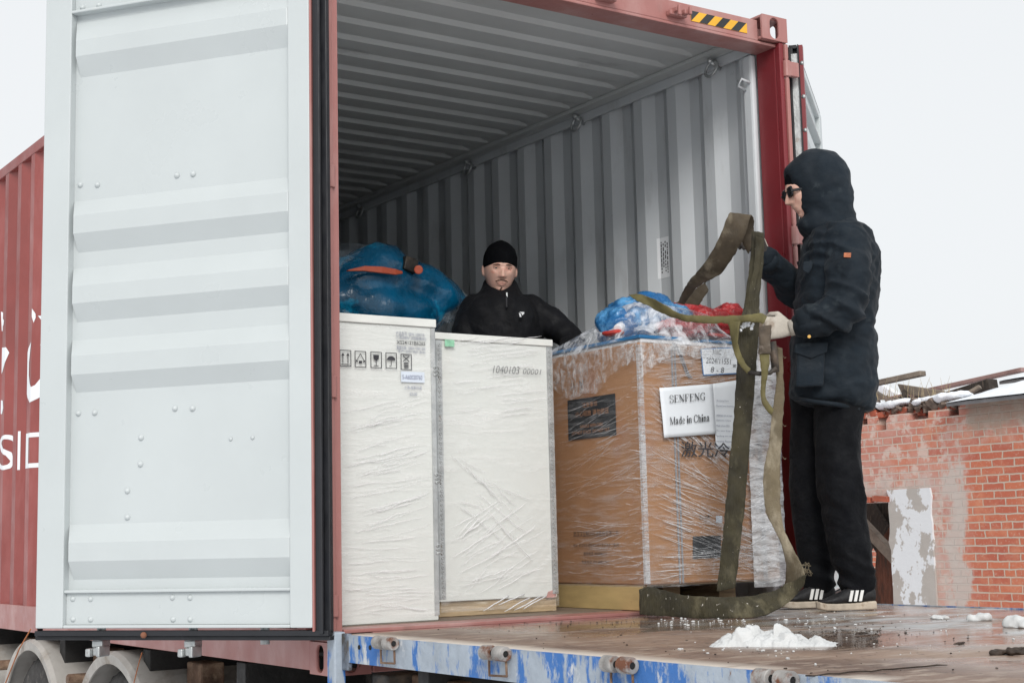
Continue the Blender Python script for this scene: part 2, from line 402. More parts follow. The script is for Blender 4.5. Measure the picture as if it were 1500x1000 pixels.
# painted marks on the left side, following the folds of the steel
def paint_side(me):
    bm = bmesh.new(); bm.from_mesh(me)
    for y, d in corr_poly(2.5, 6.5, OFFL):
        bmesh.ops.bisect_plane(bm, geom=bm.verts[:]+bm.edges[:]+bm.faces[:], plane_co=(0, y, 0), plane_no=(0, 1, 0))
    prof = corr_poly(2, 7, OFFL)
    for v in bm.verts:
        y = v.co.y
        for (ya, da), (yb, db) in zip(prof, prof[1:]):
            if ya-1e-5 <= y <= yb+1e-5: v.co.x = .0022+lerp(da, db, (y-ya)/(yb-ya)); break
    bm.to_mesh(me); bm.free()
wpaint = mk('white_lettering', (.78, .80, .82), .6, var=.05)
def side_poly(name, px):
    mb = MB(); pts = [at(x, y, x=0.0) for x, y in px]; c = len(pts)
    mb.add(pts, [tuple(range(c))]); me = mb.mesh(name); paint_side(me); return link(name, me, wpaint, ctr)
def sp(pts): return [(x/3.333, 420+y/3.333) for x, y in pts]
side_poly('logo_mark', sp([(150, 268), (137, 300), (127, 350), (121, 420), (124, 490), (132, 540), (143, 566), (158, 545), (176, 515), (186, 480), (192, 440), (198, 400), (205, 355), (176, 355), (172, 400), (166, 440), (155, 478), (148, 488), (143, 470), (139, 430), (140, 370), (146, 310)]))
side_poly('logo_mark', sp([(164, 140), (210, 130), (212, 190), (180, 195), (172, 170)]))
side_poly('logo_mark', sp([(166, 280), (190, 250), (212, 225), (212, 310), (175, 315)]))
side_poly('logo_mark', sp([(154, 105), (160, 130), (160, 150), (156, 175), (153, 140)]))
side_poly('logo_mark', sp([(-20, 120), (5, 140), (18, 165), (15, 188), (0, 205), (-20, 215)]))
side_poly('logo_mark', sp([(-20, 300), (25, 295), (30, 320), (22, 370), (10, 415), (0, 435), (-20, 440)]))
side_poly('logo_mark', sp([(-20, 548), (12, 555), (14, 590), (8, 620), (-20, 622)]))
for ch, (xa, ya), (xb, yb), nm in (('D', (36, 686), (66, 628), 'letter'), ('I', (23, 688), (25.5, 631), 'letter'), ('S', (-2, 689), (11, 635), 'letter')):
    a = at(xa, ya, x=0.0); b = at(xb, yb, x=0.0)
    me = textmesh(ch, 1); xs = [v.co.x for v in me.vertices]; ys = [v.co.y for v in me.vertices]
    for v in me.vertices:
        tx = (v.co.x-min(xs))/(max(xs)-min(xs)); ty = (v.co.y-min(ys))/(max(ys)-min(ys))
        v.co = V(0, lerp(a.y, b.y, tx), lerp(a.z, b.z, ty))
    paint_side(me); link(nm, me, wpaint, ctr)
# sticker on the inner right wall, over one fold
stk = mk('sticker_paper', (.82, .84, .86), .5, var=.03)
pr_ = corr_poly(.5, 1.6, OFFR)
def wall_x(y):
    for (ya, da), (yb, db) in zip(pr_, pr_[1:]):
        if ya <= y <= yb: return W-.004-lerp(da, db, (y-ya)/(yb-ya))-.0045
    return W-.05
ya_, yb_ = .916, 1.004; stm = MB(); ys_ = sorted([ya_, yb_]+[y for y, d in pr_ if ya_ < y < yb_])
n_ = len(ys_); vs_ = [V(wall_x(y), y, z) for z in (1.798, 2.012) for y in ys_]
sk = stm.add(vs_, [(i, i+1, n_+i+1, n_+i) for i in range(n_-1)]).build('sticker', stk, ctr)
inkm = mk('sticker_ink', (.05, .05, .06), .7)
random.seed(31); stm = MB()
for c_ in range(4):
    y = yb_-.024-.016*c_; z = 1.99-.01*(c_ % 2)
    while z > 1.812:
        l = random.uniform(.006, .022)
        if random.random() < .82:
            xw = wall_x(y)-.0012; xw2 = wall_x(y-.008)-.0012
            stm.add([V(xw, y, z), V(xw2, y-.008, z), V(xw2, y-.008, z-l), V(xw, y, z-l)], [(0, 1, 2, 3)])
        z -= l+random.uniform(.003, .008)
stm.build('sticker_print', inkm, sk)
# corner-door builder ------------------------------------------------
def door(hinge, d, n, width, name_label, zb=.150, zt=2.80, rich=True):
    """one container door leaf: hinge edge point, direction d, inner-face normal n"""
    d = Vector(d).normalized(); n = Vector(n).normalized(); Z = V(0, 0, 1)
    root = MB()
    def P(u, z, o): return V(hinge[0], hinge[1], 0)+d*u+Z*z+n*o
    def bx(mb, u0, u1, z0, z1, o0, o1):
        return mb.add([P(u, z, o) for o in (o1, o0) for u, z in ((u0, z0), (u1, z0), (u1, z1), (u0, z1))],
                      [(3, 2, 1, 0), (4, 5, 6, 7), (0, 1, 5, 4), (1, 2, 6, 5), (2, 3, 7, 6), (3, 0, 4, 7)])
    u0, ua, ub, u1 = .055, .144, 1.104, width-.004
    z0, za, zc, z1 = zb+.033, .325, 2.583, zt-.03
    rib = [(.325, 0), (.363, 0), (.432, 1), (.501, 1), (.570, 0), (1.075, 0), (1.141, 1), (1.213, 1), (1.279, 0), (1.349, 0), (1.418, 1), (1.485, 1), (1.561, 0),
           (1.623, 0), (1.693, 1), (1.764, 1), (1.829, 0), (2.329, 0), (2.405, 1), (2.469, 1), (2.560, 0), (2.583, 0)]
    D0 = -.036
    # corrugated sheet with closed rib ends
    rr = [[P(u, z, D0+.036*k*(0 if u in (ua-.001, ub+.001) else 1)) for u in (ua, ua+.004, ub-.022, ub)] for z, k in rib]
    for row, (z, k) in zip(rr, rib): row[0] = P(ua, z, D0+.034*k); row[3] = P(ub, z, D0)
    mb = MB(); vs = [p for r in rr for p in r]; m = 4
    mb.add(vs, [(i*m+j, i*m+j+1, (i+1)*m+j+1, (i+1)*m+j) for i in range(len(rr)-1) for j in range(3)])
    mb.add([p-n*.006 for p in vs], [(i*m+j, (i+1)*m+j, (i+1)*m+j+1, i*m+j+1) for i in range(len(rr)-1) for j in range(3)])
    door_o = mb.build('door', white_door, ctr); 
    if name_label: door_o['label'] = name_label
    # frame stiles and rails
    fr = MB(); bx(fr, u0, ua, z0, z1, -.05, 0); bx(fr, ub, u1, z0, z1, -.05, 0)
    bx(fr, ua+.0005, ub-.0005, z0, z0+.012, -.05, -.001); bx(fr, ua+.0005, ub-.0005, za-.012, za, -.05, -.004)
    bx(fr, ua+.0005, ub-.0005, zc, zc+.012, -.05, .004); bx(fr, ua+.0005, ub-.0005, z1-.04, z1, -.05, -.001)
    fr.build('door_frame', white_door, door_o, bevel=.004)
    for za_, zb2, o2 in ((z0+.013, za-.013, -.022), (zc+.013, z1-.041, -.024)):
        bk = MB(); bx(bk, ua+.001, ub-.001, za_, zb2, -.044, o2); bk.build('door_rail', white_door, door_o)
    # painted outer edge and rubber seal with two lips
    e = MB(); bx(e, .047, .0548, zb+.02, zt-.02, -.055, -.002); bx(e, u1+.0003, u1+.004, zb+.03, zt-.02, -.055, -.012); e.build('door_edge', red, door_o)
    g = MB()
    for (a0, a1, o0, o1) in ((.020, .0465, -.040, -.010), (-.004, .020, -.052, -.026), (.012, .026, -.012, .004)):
        bx(g, a0, a1, zb+.012, zt-.012, o0, o1)
    bx(g, -.004, u1+.008, zb+.004, zb+.0235, -.045, -.006); bx(g, -.004, u1+.016, zb-.012, zb+.0035, -.055, -.022)
    bx(g, -.004, u1+.008, zt-.0235, zt-.004, -.045, -.006)
    bx(g, u1+.0045, u1+.010, zb, zt, -.055, -.024)
    g.build('door_seal', rubber, door_o, bevel=.005)
    # rivets
    if rich:
        for u, z in [(1.077, 1.894), (.998, 1.886), (.639, 1.886), (.568, 1.884), (1.071, .995), (.997, .994), (.642, .992), (.566, .988), (.789, .889),
                     (.791, .789), (.847, .691), (.846, .592), (1.074, .292), (.995, .291), (.64, .293), (.565, .292), (1.072, .216), (.994, .215), (.636, .214), (.564, .214), (1.07, 2.612), (.993, 2.61)]:
            o = -.024 if z < .32 or z > 2.59 else D0
            b = MB(); c = P(u, z, o); b.tube([c-n*.002, c+n*.003, c+n*.008, c+n*.011], [.0125, .0115, .0075, .003], 14); b.build('rivet', white_door, door_o, smooth=True)
        for u, z in ((.404, .867), (.313, .868)):
            b = MB(); c = P(u, z, D0); b.tube([c, c+n*.003, c+n*.005], [.008, .0075, .002], 10); b.build('rivet', white_door, door_o, smooth=True)
    # lock rods with cams on the outer face
    for u in (.32, .62, 1.02):
        b = MB(); b.cyl(P(u-.03, zb-.03, -.085), P(u-.03, zt+.03, -.085), .017, 12); b.build('lock_rod', galv, door_o, smooth=True)
        if u > .5:
            for zz, sg in ((zb-.03, 1), (zt+.0, 1)):
                b = MB(); bx(b, u-.055, u-.008, zz-.012, zz+.016, -.11, -.055); bx(b, u-.045, u-.018, zz-.040, zz-.012, -.105, -.045); bx(b, u-.06, u-.043, zz-.045, zz-.005, -.10, -.03)
                bx(b, u-.0181, u+.004, zz-.044, zz-.014, -.062, -.03)
                b.build('lock_cam', galv, door_o, bevel=.005)
    return P, door_o
hl = at(478, 933, z=.150); el = at(50, 933, z=.150)
dl = (el-hl).normalized(); nl = V(-dl.y, dl.x, 0)
if nl.dot(CAM-hl) < 0: nl = -nl
DP, _ = door(hl, dl, nl, 1.2304, 'white left door leaf swung wide open')
b = MB().ball(DP(.75, .158, -.004), (.012, .012, .012)).build('mud_spot', mk('rust_brown', (.22, .09, .05), .9), _, smooth=True)
a = R(219.5); drr = V(-math.cos(a), -math.sin(a), 0); nrr = V(drr.y, -drr.x, 0)
if nrr.dot(V(.6, -.7, 0)) < 0: nrr = -nrr
door(V(2.535, .03, 0), drr, nrr, 1.2304, 'right door leaf seen edge on', rich=False)
for z in [2.70-.165*k for k in range(14)]:
    o = V(2.535, .03, z); b = MB(); b.cyl(o-drr*.0065+nrr*.018-nrr*.002, o-drr*.012+nrr*.016, .010, 10); b.build('seal_bolt', galv, ctr, smooth=True)
mb = MB(); o = V(2.535, .03, 0)
mb.prism([o-drr*.0055+nrr*q+V(0, 0, .2) for q in (-.033, -.003)]+[o-drr*.0095+nrr*q+V(0, 0, .2) for q in (-.003, -.033)], (0, 0, 2.55)).build('seal_strip', galv, ctr)

for q0, q1, nm, mt, dd in ((-.042, -.0335, 'seal_lip', rubber, .022), (-.0025, .004, 'seal_lip', rubber, .022), (.0045, .022, 'edge_bar', red_in, .010)):
    MB().prism([o-drr*dd+nrr*q0+V(0, 0, .16), o-drr*dd+nrr*q1+V(0, 0, .16), o+drr*.03+nrr*q1+V(0, 0, .16), o+drr*.03+nrr*q0+V(0, 0, .16)], (0, 0, 2.63)).build(nm, mt, ctr)
for xa, xb in ((W-.128, W-.098), (.098, .128)): MB().box((xa, .17, H-.0765), (xb, LEN-.2, H-.0535)).build('roof_lining', roof_in, ctr)
# ================================================================== semi-trailer under the container
dusty = mk('dusty_fender_plastic', (.46, .44, .41), .75, var=.15, scale=3, bump=.3, bscale=12, dirt=[((.20, .16, .12), 4, .52, .7, (1, 1, 1)), ((.5, .48, .44), 9, .6, .75, (1, 1, 1))])
tyre_m = mk('muddy_tyre', (.05, .047, .045), .85, var=.3, scale=10, bump=.5, bscale=30, dirt=[((.22, .20, .18), 8, .55, .72, (1, 1, 1))])
rusty = mk('rusty_steel', (.20, .12, .08), .8, .2, var=.3, scale=12, bump=.4, bscale=40, dirt=[((.36, .25, .17), 9, .5, .7, (1, 1, 1))])
chas = mk('black_chassis', (.022, .021, .02), .7, var=.3, scale=6, bump=.3, dirt=[((.10, .085, .07), 5, .6, .75, (1, 1, 1))])
tr = thing('semi_trailer', (W/2, 5, GZ), 'dusty black semi trailer with pale mudguards under the red container', 'trailer')
for x in (.62, 1.78):
    MB().box((x, -.0, -.42), (x+.10, 11.6, -.016)).build('chassis_beam', chas, tr)
for y in (.9, 2.0, 3.3, 4.7, 6.2, 8, 9.5):
    MB().box((.06, y, -.16), (W-.06, y+.09, -.004)).build('cross_member', chas, tr, bevel=.004)
AX = [.95+.0, 2.30, 3.65]
for y in AX:
    MB().cyl(V(.1, y, -.61), V(W-.1, y, -.61), .06, 14).build('axle', chas, tr, smooth=True)
def wheel(xc, y, out, par):
    prof = [(.30, -.12), (.36, -.14), (.45, -.135), (.492, -.11), (.50, -.06), (.50, .06), (.492, .11), (.45, .135), (.36, .14), (.30, .12)]
    N = 64; mb = MB(); rs = []
    for k in range(N):
        q = 2*math.pi*k/N; lug = .008 if k % 2 else 0
        rs.append([V(xc+b*out*-1, y+math.cos(q)*(r-(lug if r > .46 else 0)), -.61+math.sin(q)*(r-(lug if r > .46 else 0))) for r, b in prof])
    rs.append(rs[0]); mb.rings(rs, cap=False, closed=False); t = mb.build('tyre', tyre_m, par, smooth=True)
    pr = [(.30, -.12), (.285, -.11), (.27, -.05), (.20, .02), (.13, .01), (.12, -.06), (.05, -.09), (.001, -.09)]
    mb = MB(); rs = []
    for k in range(33):
        q = 2*math.pi*k/32; rs.append([V(xc+b*out*-1 if False else xc+b, y+math.cos(q)*r, -.61+math.sin(q)*r) for r, b in pr])
    mb.rings(rs, cap=False, closed=False); mb.build('rim', dusty, par, smooth=True)
def arc_shell(x0, x1, yc, zc, r, a0, a1, t=.012, lip=.06, N=28):
    mb = MB(); rs = []
    for k in range(N+1):
        q = lerp(a0, a1, k/N); c, s = math.cos(q), math.sin(q)
        rs.append([V(x0, yc+c*(r-lip), zc+s*(r-lip)), V(x0-.006, yc+c*(r-.012), zc+s*(r-.012)), V(x0+.02, yc+c*r, zc+s*r), V(x1, yc+c*r, zc+s*r),
                   V(x1, yc+c*(r-t), zc+s*(r-t)), V(x0+.022, yc+c*(r-t-.004), zc+s*(r-t-.004)), V(x0+.010, yc+c*(r-lip), zc+s*(r-lip))])
    return mb.rings(rs)
for y in AX[1:]+[5.0]:
    wheel(.16, y, 1, tr); wheel(W-.16, y, -1, tr)
    arc_shell(-.03, .50, y, -.605, .585, R(8), R(172)).build('mudguard', dusty, tr, smooth=False)
    arc_shell(W-.5, W+.03, y, -.605, .585, R(8), R(172)).build('mudguard', dusty, tr)
for y in (1.62, 2.98, 4.30):
    m = MB(); m.cyl(V(-.02, y, -.20), V(.62, y, -.20), .030, 14); m.cyl(V(-.024, y, -.20), V(-.015, y, -.20), .026, 14); m.build('mudguard_arm', rusty, tr, smooth=False)
    for xx in (.10, .34):
        m = MB(); m.tube([V(xx, y-.045, -.16), V(xx, y-.03, -.165), V(xx, y, -.163), V(xx, y+.034, -.185), V(xx, y+.034, -.22), V(xx, y, -.238), V(xx, y-.03, -.235), V(xx, y-.05, -.26)], .007, 6); m.build('clamp', rusty, tr)
    m = MB().box((.2, y+.10, -.24), (.32, y+.28, -.06)).box((.19, y+.16, -.34), (.23, y+.20, -.2401)); m.build('air_valve', rusty, tr, bevel=.012)
m = MB(); m.tube([at(45, 921, x=-.04), at(28, 950, x=-.05), at(18, 975, x=-.05), at(8, 1000, x=-.05)], .004, 6).build('orange_cord', mk('orange_cord', (.45, .16, .06), .8), tr)
m = MB(); m.tube([at(208, 955, x=-.04), at(203, 972, x=-.05), at(196, 1000, x=-.05)], .0025, 6).build('orange_cord', bpy.data.materials['orange_cord'], tr)
for y0, z0 in ((-.0, -.12), (.5, -.16)):
    MB().box((.1, y0+.05, z0-.12), (W-.1, y0+.17, z0)).build('rear_beam', chas, tr, bevel=.01)

# ================================================================== flatbed backed up to the container
blue = mk('peeling_blue_paint', (.36, .41, .47), .65, var=.12, scale=9, bump=.5, bscale=30,
          dirt=[((.035, .14, .40), 11, .51, .57, (1, 1, .35)), ((.50, .52, .54), 13, .60, .66, (1, 1, .5)), ((.16, .085, .05), 9, .66, .70, (1, 1, .6)), ((.12, .11, .10), 26, .70, .74, (1, 1, 1))])
fb = thing('flatbed_truck', (1.27, -2.5, GZ), 'flatbed truck body with peeling blue side rail and wet brown deck', 'flatbed')
DZ = .150
def deck_material():
    m = bpy.data.materials.new('wet_deck'); m.use_nodes = True; t = m.node_tree; L = t.links.new; b = t.nodes['Principled BSDF']
    tc = t.nodes.new('ShaderNodeTexCoord')
    def N(sc, st=(1, 1, 1), det=8, ro=.6):
        mp = t.nodes.new('ShaderNodeMapping'); mp.inputs['Scale'].default_value = st; L(tc.outputs['Object'], mp.inputs[0])
        n = t.nodes.new('ShaderNodeTexNoise'); n.inputs['Scale'].default_value = sc; n.inputs['Detail'].default_value = det; n.inputs['Roughness'].default_value = ro; L(mp.outputs[0], n.inputs[0]); return n.outputs[0]
    def ramp(x, lo, hi, a=0, c=1):
        r = t.nodes.new('ShaderNodeMapRange'); r.inputs[1].default_value = lo; r.inputs[2].default_value = hi; r.inputs[3].default_value = a; r.inputs[4].default_value = c
        L(x, r.inputs[0]); return r.outputs[0]
    def mixc(f, a, c):
        x = t.nodes.new('ShaderNodeMix'); x.data_type = 'RGBA'; L(f, x.inputs[0])
        for s, i in ((a, 6), (c, 7)):
            if isinstance(s, tuple): x.inputs[i].default_value = (*s, 1)
            else: L(s, x.inputs[i])
        return x.outputs[2]
    def mul(a, c):
        x = t.nodes.new('ShaderNodeMath'); x.operation = 'MULTIPLY'; L(a, x.inputs[0]); L(c, x.inputs[1]); return x.outputs[0]
    sp_ = t.nodes.new('ShaderNodeSeparateXYZ'); L(tc.outputs['Object'], sp_.inputs[0])
    c = mixc(ramp(N(1.6), .4, .62), (.30, .205, .15), (.15, .095, .07))
    c = mixc(ramp(N(7, (1, 2.5, 1)), .52, .66), c, (.36, .28, .22))
    c = mixc(ramp(N(26, (1, 1.6, 1)), .60, .66), c, (.055, .035, .025))
    ice = ramp(N(3.3, (1, 3, 1)), .44, .56)
    right = ramp(sp_.outputs[0], .7, 1.5)
    c = mixc(mul(ice, right), c, (.40, .40, .40))  # grey patches: ice, plus wet grey reflections put into the colour
    # bare pale timber along the worn left edge
    edge = mul(ramp(sp_.outputs[0], .16, .05), ramp(N(2.1, (.4, 1, 1), 5), .44, .50))
    c = mixc(edge, c, (.62, .55, .48))
    L(c, b.inputs['Base Color'])
    pud = ramp(N(1.15, (1, 1.3, 1), 4), .44, .56)
    pud = mul(pud, ramp(sp_.outputs[0], .25, .6))
    r = t.nodes.new('ShaderNodeMix'); L(pud, r.inputs[0]); r.inputs[2].default_value = .55; r.inputs[3].default_value = .10; L(r.outputs[0], b.inputs['Roughness'])
    bp = t.nodes.new('ShaderNodeBump'); bp.inputs['Distance'].default_value = .006
    s = ramp(pud, 0, 1, .8, .12); L(s, bp.inputs['Strength']); L(N(24, (1, 1.5, 1)), bp.inputs['Height']); L(bp.outputs[0], b.inputs['Normal'])
    return m
deck_m = deck_material()
mb = MB(); nx, ny = 50, 140; vs = []
for j in range(ny+1):
    for i in range(nx+1):
        x = lerp(.012, 2.56, i/nx); y = lerp(-.03, -7.0, j/ny)
        vs.append(V(x, y, DZ+.002*noise.noise(V(x*3, y*3, 1))))
mb.add(vs, [(j*(nx+1)+i, (j+1)*(nx+1)+i, (j+1)*(nx+1)+i+1, j*(nx+1)+i+1) for j in range(ny) for i in range(nx)])
mb.build('deck', deck_m, fb, smooth=True)
MB().box((.012, -7, .10), (2.56, -.03, .1455)).build('deck_board', mk('deck_board_wood', (.30, .22, .16), .8), fb)
rail = MB(); nS = 60
for k in range(nS):   # rail hammered slightly out of true
    y0 = lerp(-.13, -7.0, k/nS); y1 = lerp(-.13, -7.0, (k+1)/nS)
    w0 = .0035*noise.noise(V(y0*3, 5, 0)); w1 = .0035*noise.noise(V(y1*3, 5, 0))
    rail.add([V(w0, y0, .058), V(w0, y0, .1535), V(w1, y1, .1535), V(w1, y1, .058), V(.011, y0, .058), V(.011, y0, .1535), V(.011, y1, .1535), V(.011, y1, .058)],
             [(0, 1, 2, 3), (4, 7, 6, 5), (1, 5, 6, 2), (0, 3, 7, 4)])
rail.build('side_rail', blue, fb)
MB().box((2.5605, -7, .02), (2.572, -.03, .1535)).build('side_rail', blue, fb)
MB().box((-.034, -.088, -.35), (.012, -.028, .163)).build('corner_stake', blue, fb, bevel=.006)
MB().box((-.006, -.135, .03), (.014, -.0885, .158)).build('stake_plate', mk('scraped_plate', (.20, .23, .28), .6, .3, var=.3, scale=30, dirt=[((.08, .07, .06), 14, .5, .6, (1, 1, 1))]), fb, bevel=.004)
hole_m = mk('dark_hole', (.008, .008, .008), .9)
for y, z in ((-.215, .115), (-.295, .118), (-.06, -.065)):
    xx = -.0345 if z < 0 else -.0035
    MB().cyl(V(xx, y, z), V(xx+.004, y, z), .008, 12).build('bolt_hole', hole_m, fb)
lug_m = mk('pale_worn_steel', (.42, .40, .38), .6, .3, var=.25, scale=20, bump=.3, dirt=[(RUST, 12, .5, .6, (1, 1, 1))])
for y in (-.435, -1.112, -1.716, -2.31, -2.95):
    for dy in (-.036, .036):
        m = MB(); N = 18; ax = V(0, 1, 0); c = V(-.022, y+dy, .141); rs = []
        for (r, o) in ((.010, -.004), (.010, -.027), (.021, -.027), (.0225, -.024), (.0225, .020), (.020, .023)):
            rs.append([c+V(math.cos(q)*r, o, math.sin(q)*r) for q in [2*math.pi*k/N for k in range(N)]])
        m.rings(rs); m.build('hinge_knuckle', lug_m, fb, smooth=False)
        MB().cyl(c+V(0, -.0245, 0), c+V(0, -.0045, 0), .0099, 12).build('knuckle_bore', hole_m, fb)
    m = MB(); m.tube([V(-.012, y-.048, .13), V(-.012, y-.05, .075), V(-.012, y+.045, .072), V(-.012, y+.045, .125)], .004, 6); m.build('wire_loop', rusty, fb)
for y in (-.6, -1.4, -2.2, -3.2, -4.4):
    MB().box((.05, y, -.04), (2.5, y+.07, .0995)).build('deck_joist', chas, fb, bevel=.004)
for x in (.7, 1.75):
    MB().box((x, -6.8, -.30), (x+.1, -.15, -.042)).build('chassis_beam', chas, fb)
MB().box((.06, -.30, -.10), (2.5, -.19, .02)).build('rear_cross_beam', steel, fb, bevel=.008)
for x, y in ((.16, -.33), (.12, -.62), (.5, -.33)):
    MB().box((x, y-.05, -.07), (x+.06, y+.05, .015)).build('bracket', rusty, fb, bevel=.008)

# ================================================================== loads
wcrate = mk('white_painted_plywood', (.62, .64, .615), .5, var=.02, scale=1.6, stretch=(1, 1, 1), bump=.10, bscale=30,
            dirt=[((.60, .61, .57), 5, .60, .74, (1, 1, .6)), ((.25, .18, .10), 45, .755, .77, (1, 1, 1))])
timber = mk('raw_timber', (.48, .36, .22), .75, var=.22, scale=5, stretch=(.7, .7, 12), bump=.4, bscale=18, dirt=[((.28, .18, .10), 5, .55, .7, (1, 1, 9)), ((.6, .52, .40), 7, .6, .7, (1, 1, 8))])
lid_m = mk('pale_lid_board', (.70, .71, .68), .5, var=.06, scale=6, bump=.2)
flm_a = film('crate_film', col=(.97, .97, .96), cover=.30, scale=4, stretch=(1, 1, 9), rot=(0, R(9), 0), lo=.42, hi=.66, rough=.25, base=.08, bump=.35)
flm_b = film('crate_film_diagonal', col=(.97, .97, .97), cover=.28, scale=3.5, stretch=(1, 1, 7), rot=(0, R(-38), 0), lo=.46, hi=.68, rough=.2, base=.06, bump=.4)
ink = mk('dark_ink', (.06, .06, .07), .8, var=.3); blue_ink = mk('grey_blue_ink', (.22, .24, .33), .8, var=.2)
def wavy_panel(x0, x1, z0, z1, y, n=70, m=110, fn=None):
    mb = MB(); vs = [V(lerp(x0, x1, i/n), y-fn(lerp(x0, x1, i/n), lerp(z0, z1, j/m)), lerp(z0, z1, j/m)) for j in range(m+1) for i in range(n+1)]
    return mb.add(vs, [(j*(n+1)+i, j*(n+1)+i+1, (j+1)*(n+1)+i+1, (j+1)*(n+1)+i) for j in range(m) for i in range(n)])
X, Y, Z = V(1, 0, 0), V(0, 1, 0), V(0, 0, 1)
# --- tall left crate
c1 = thing('wooden_crate', (.32, .62, .166), 'tall white crate with rows of handling pictograms, beside the left door post', 'crate', 'white shipping crates')
x0, x1, y0, y1, z0, z1 = .075, .573, .20, 1.05, .167, 1.363
MB().box((x0, y0, z0), (x1, y1, z1-.034)).build('crate_body', wcrate, c1, bevel=.003)
MB().box((x0-.004, y0-.010, z1-.0335), (x1+.006, y1, z1)).build('lid', lid_m, c1, bevel=.003)
def f1(x, z):
    e = min(1, (x1-x)/.03, (z-z0)/.03, (z1-z)/.05)
    a = noise.noise(V(x*2.2+z*.8, z*26+x*3.0, 2)); b = noise.noise(V(x*3, z*60+x*5, 7)); k = .35+.65*max(0, min(1, (1.12-z)/.5))
    return .004+max(0, e)*k*(.0045*abs(a)+.002*abs(b))
wavy_panel(x0, x1-.002, z0+.004, z1-.036, y0-.001, fn=f1).build('stretch_film', flm_a, c1, smooth=True)
me = MB().box((x1-.018, y0-.0045, z0+.02), (x1+.0025, y0-.0005, z1-.036)).box((x1+.0005, y0-.004, z0+.02), (x1+.0025, y0+.03, z1-.036)); me.build('edge_strip', galv, c1)
for pz in (.90+.25, .72, .44):
    m = MB(); pts = [V(x1+.004+.012*math.cos(q), y0-.006-.004*math.sin(q*2), pz+.001*k*2.2-.02+.007*math.sin(q)) for k, q in enumerate([i*.9 for i in range(20)])]
    m.tube(pts, .0028, 6); m.build('spring_clip', galv, c1, smooth=True)
FO = .0105    # printed marks sit on the film
# handling pictograms
def frame(mb, x, z, w_, h_, t):
    y = y0-.0112
    for a, b in (((x, z), (x+w_, z+t)), ((x, z+h_-t), (x+w_, z+h_)), ((x, z+t), (x+t, z+h_-t)), ((x+w_-t, z+t), (x+w_, z+h_-t))):
        mb.box((a[0], y, a[1]), (b[0], y+.001, b[1]))
def bar(mb, xa, za, xb, zb, t):
    y = y0-.0112; d = V(xb-xa, 0, zb-za); n = V(-d.z, 0, d.x).normalized()*t/2
    mb.prism([V(xa, y, za)+n, V(xb, y, zb)+n, V(xb, y, zb)-n, V(xa, y, za)-n], (0, .001, 0))
zc = at(600, 531, y=.19).z; s = .058
xs_ = [at(px, 531, y=.19).x for px in (506, 528, 551, 573, 595)]
zs_ = [at(px, py, y=.19).z for px, py in ((506, 524.5), (528, 526), (551, 527), (573, 528), (595, 530))]
for i, (xc, zz) in enumerate(zip(xs_, zs_)):
    mb = MB(); wd, hh = .050, .064; frame(mb, xc-wd/2, zz-hh/2, wd, hh, .0028)
    if i == 0:
        for k in (-.011, .011): bar(mb, xc+k, zz-.018, xc+k, zz+.016, .003); bar(mb, xc+k-.005, zz+.010, xc+k, zz+.019, .003); bar(mb, xc+k+.005, zz+.010, xc+k, zz+.019, .003)
        bar(mb, xc-.018, zz-.024, xc+.018, zz-.024, .003)
    if i == 1:
        bar(mb, xc-.020, zz-.012, xc, zz+.022, .0022); bar(mb, xc+.020, zz-.012, xc, zz+.022, .0022); bar(mb, xc, zz-.016, xc, zz-.006, .014); bar(mb, xc-.02, zz-.004, xc-.012, zz-.010, .004); bar(mb, xc+.02, zz-.004, xc+.012, zz-.010, .004)
    if i == 2:
        y = y0-.0112; mb.prism([V(xc-.013, y, zz+.020), V(xc+.013, y, zz+.020), V(xc+.011, y, zz+.004), V(xc, y, zz-.004), V(xc-.011, y, zz+.004)], (0, .001, 0)); bar(mb, xc, zz-.004, xc, zz-.022, .0025); bar(mb, xc-.010, zz-.023, xc+.010, zz-.023, .003)
    if i == 3:
        y = y0-.0112; mb.prism([V(xc+.019*math.cos(q), y, zz+.002+.016*math.sin(q)) for q in [math.pi*k/10 for k in range(11)]], (0, .001, 0)); bar(mb, xc, zz, xc, zz-.018, .0025); bar(mb, xc-.008, zz-.022, xc, zz-.022, .0025)
    if i == 4:
        bar(mb, xc-.014, zz+.002, xc+.014, zz+.024, .003); bar(mb, xc-.014, zz+.024, xc+.014, zz+.002, .003); bar(mb, xc-.015, zz+.0265, xc+.015, zz+.0265, .0025)
        for r_ in range(4): bar(mb, xc-.010, zz-.022+r_*.006, xc+.010, zz-.022+r_*.006, .004)
    mb.build('pictogram', ink, c1)
def crate_text(s_, xl, yb, wpx, hpx, mat, yy, par, name='marking', **k):
    a = at(xl, yb, y=yy); b = at(xl+wpx, yb, y=yy); c = at(xl, yb-hpx, y=yy)
    return text_on(s_, name, mat, par, V(a.x, yy, a.z), X, Z, w=b.x-a.x, h=c.z-a.z, off=.0006, **k)
yy = y0-.0105
crate_text('产品型号: SBW-100KVA', 580, 491, 42, 6, blue_ink, yy, c1)
crate_text('三相380V (线路输出)', 580, 497, 44, 6, blue_ink, yy, c1)
crate_text('XS24121B626S', 581, 503.5, 42, 5.2, ink, yy, c1, bold=.01)
crate_text('重量毛重: 1000X1100X1200', 581, 511, 42, 5, blue_ink, yy, c1)
crate_text('生产: 2024 0001 8626', 583, 516, 40, 4.5, blue_ink, yy, c1)
lab = mk('washed_blue_label', (.62, .68, .76), .6)
a = at(588, 559, y=yy); b_ = at(622, 545, y=yy); MB().box((a.x, yy+.0015, a.z), (b_.x, yy+.003, b_.z)).build('label', lab, c1)
crate_text('S-A60020760', 589.5, 555, 29, 6.5, blue_ink, yy, c1)
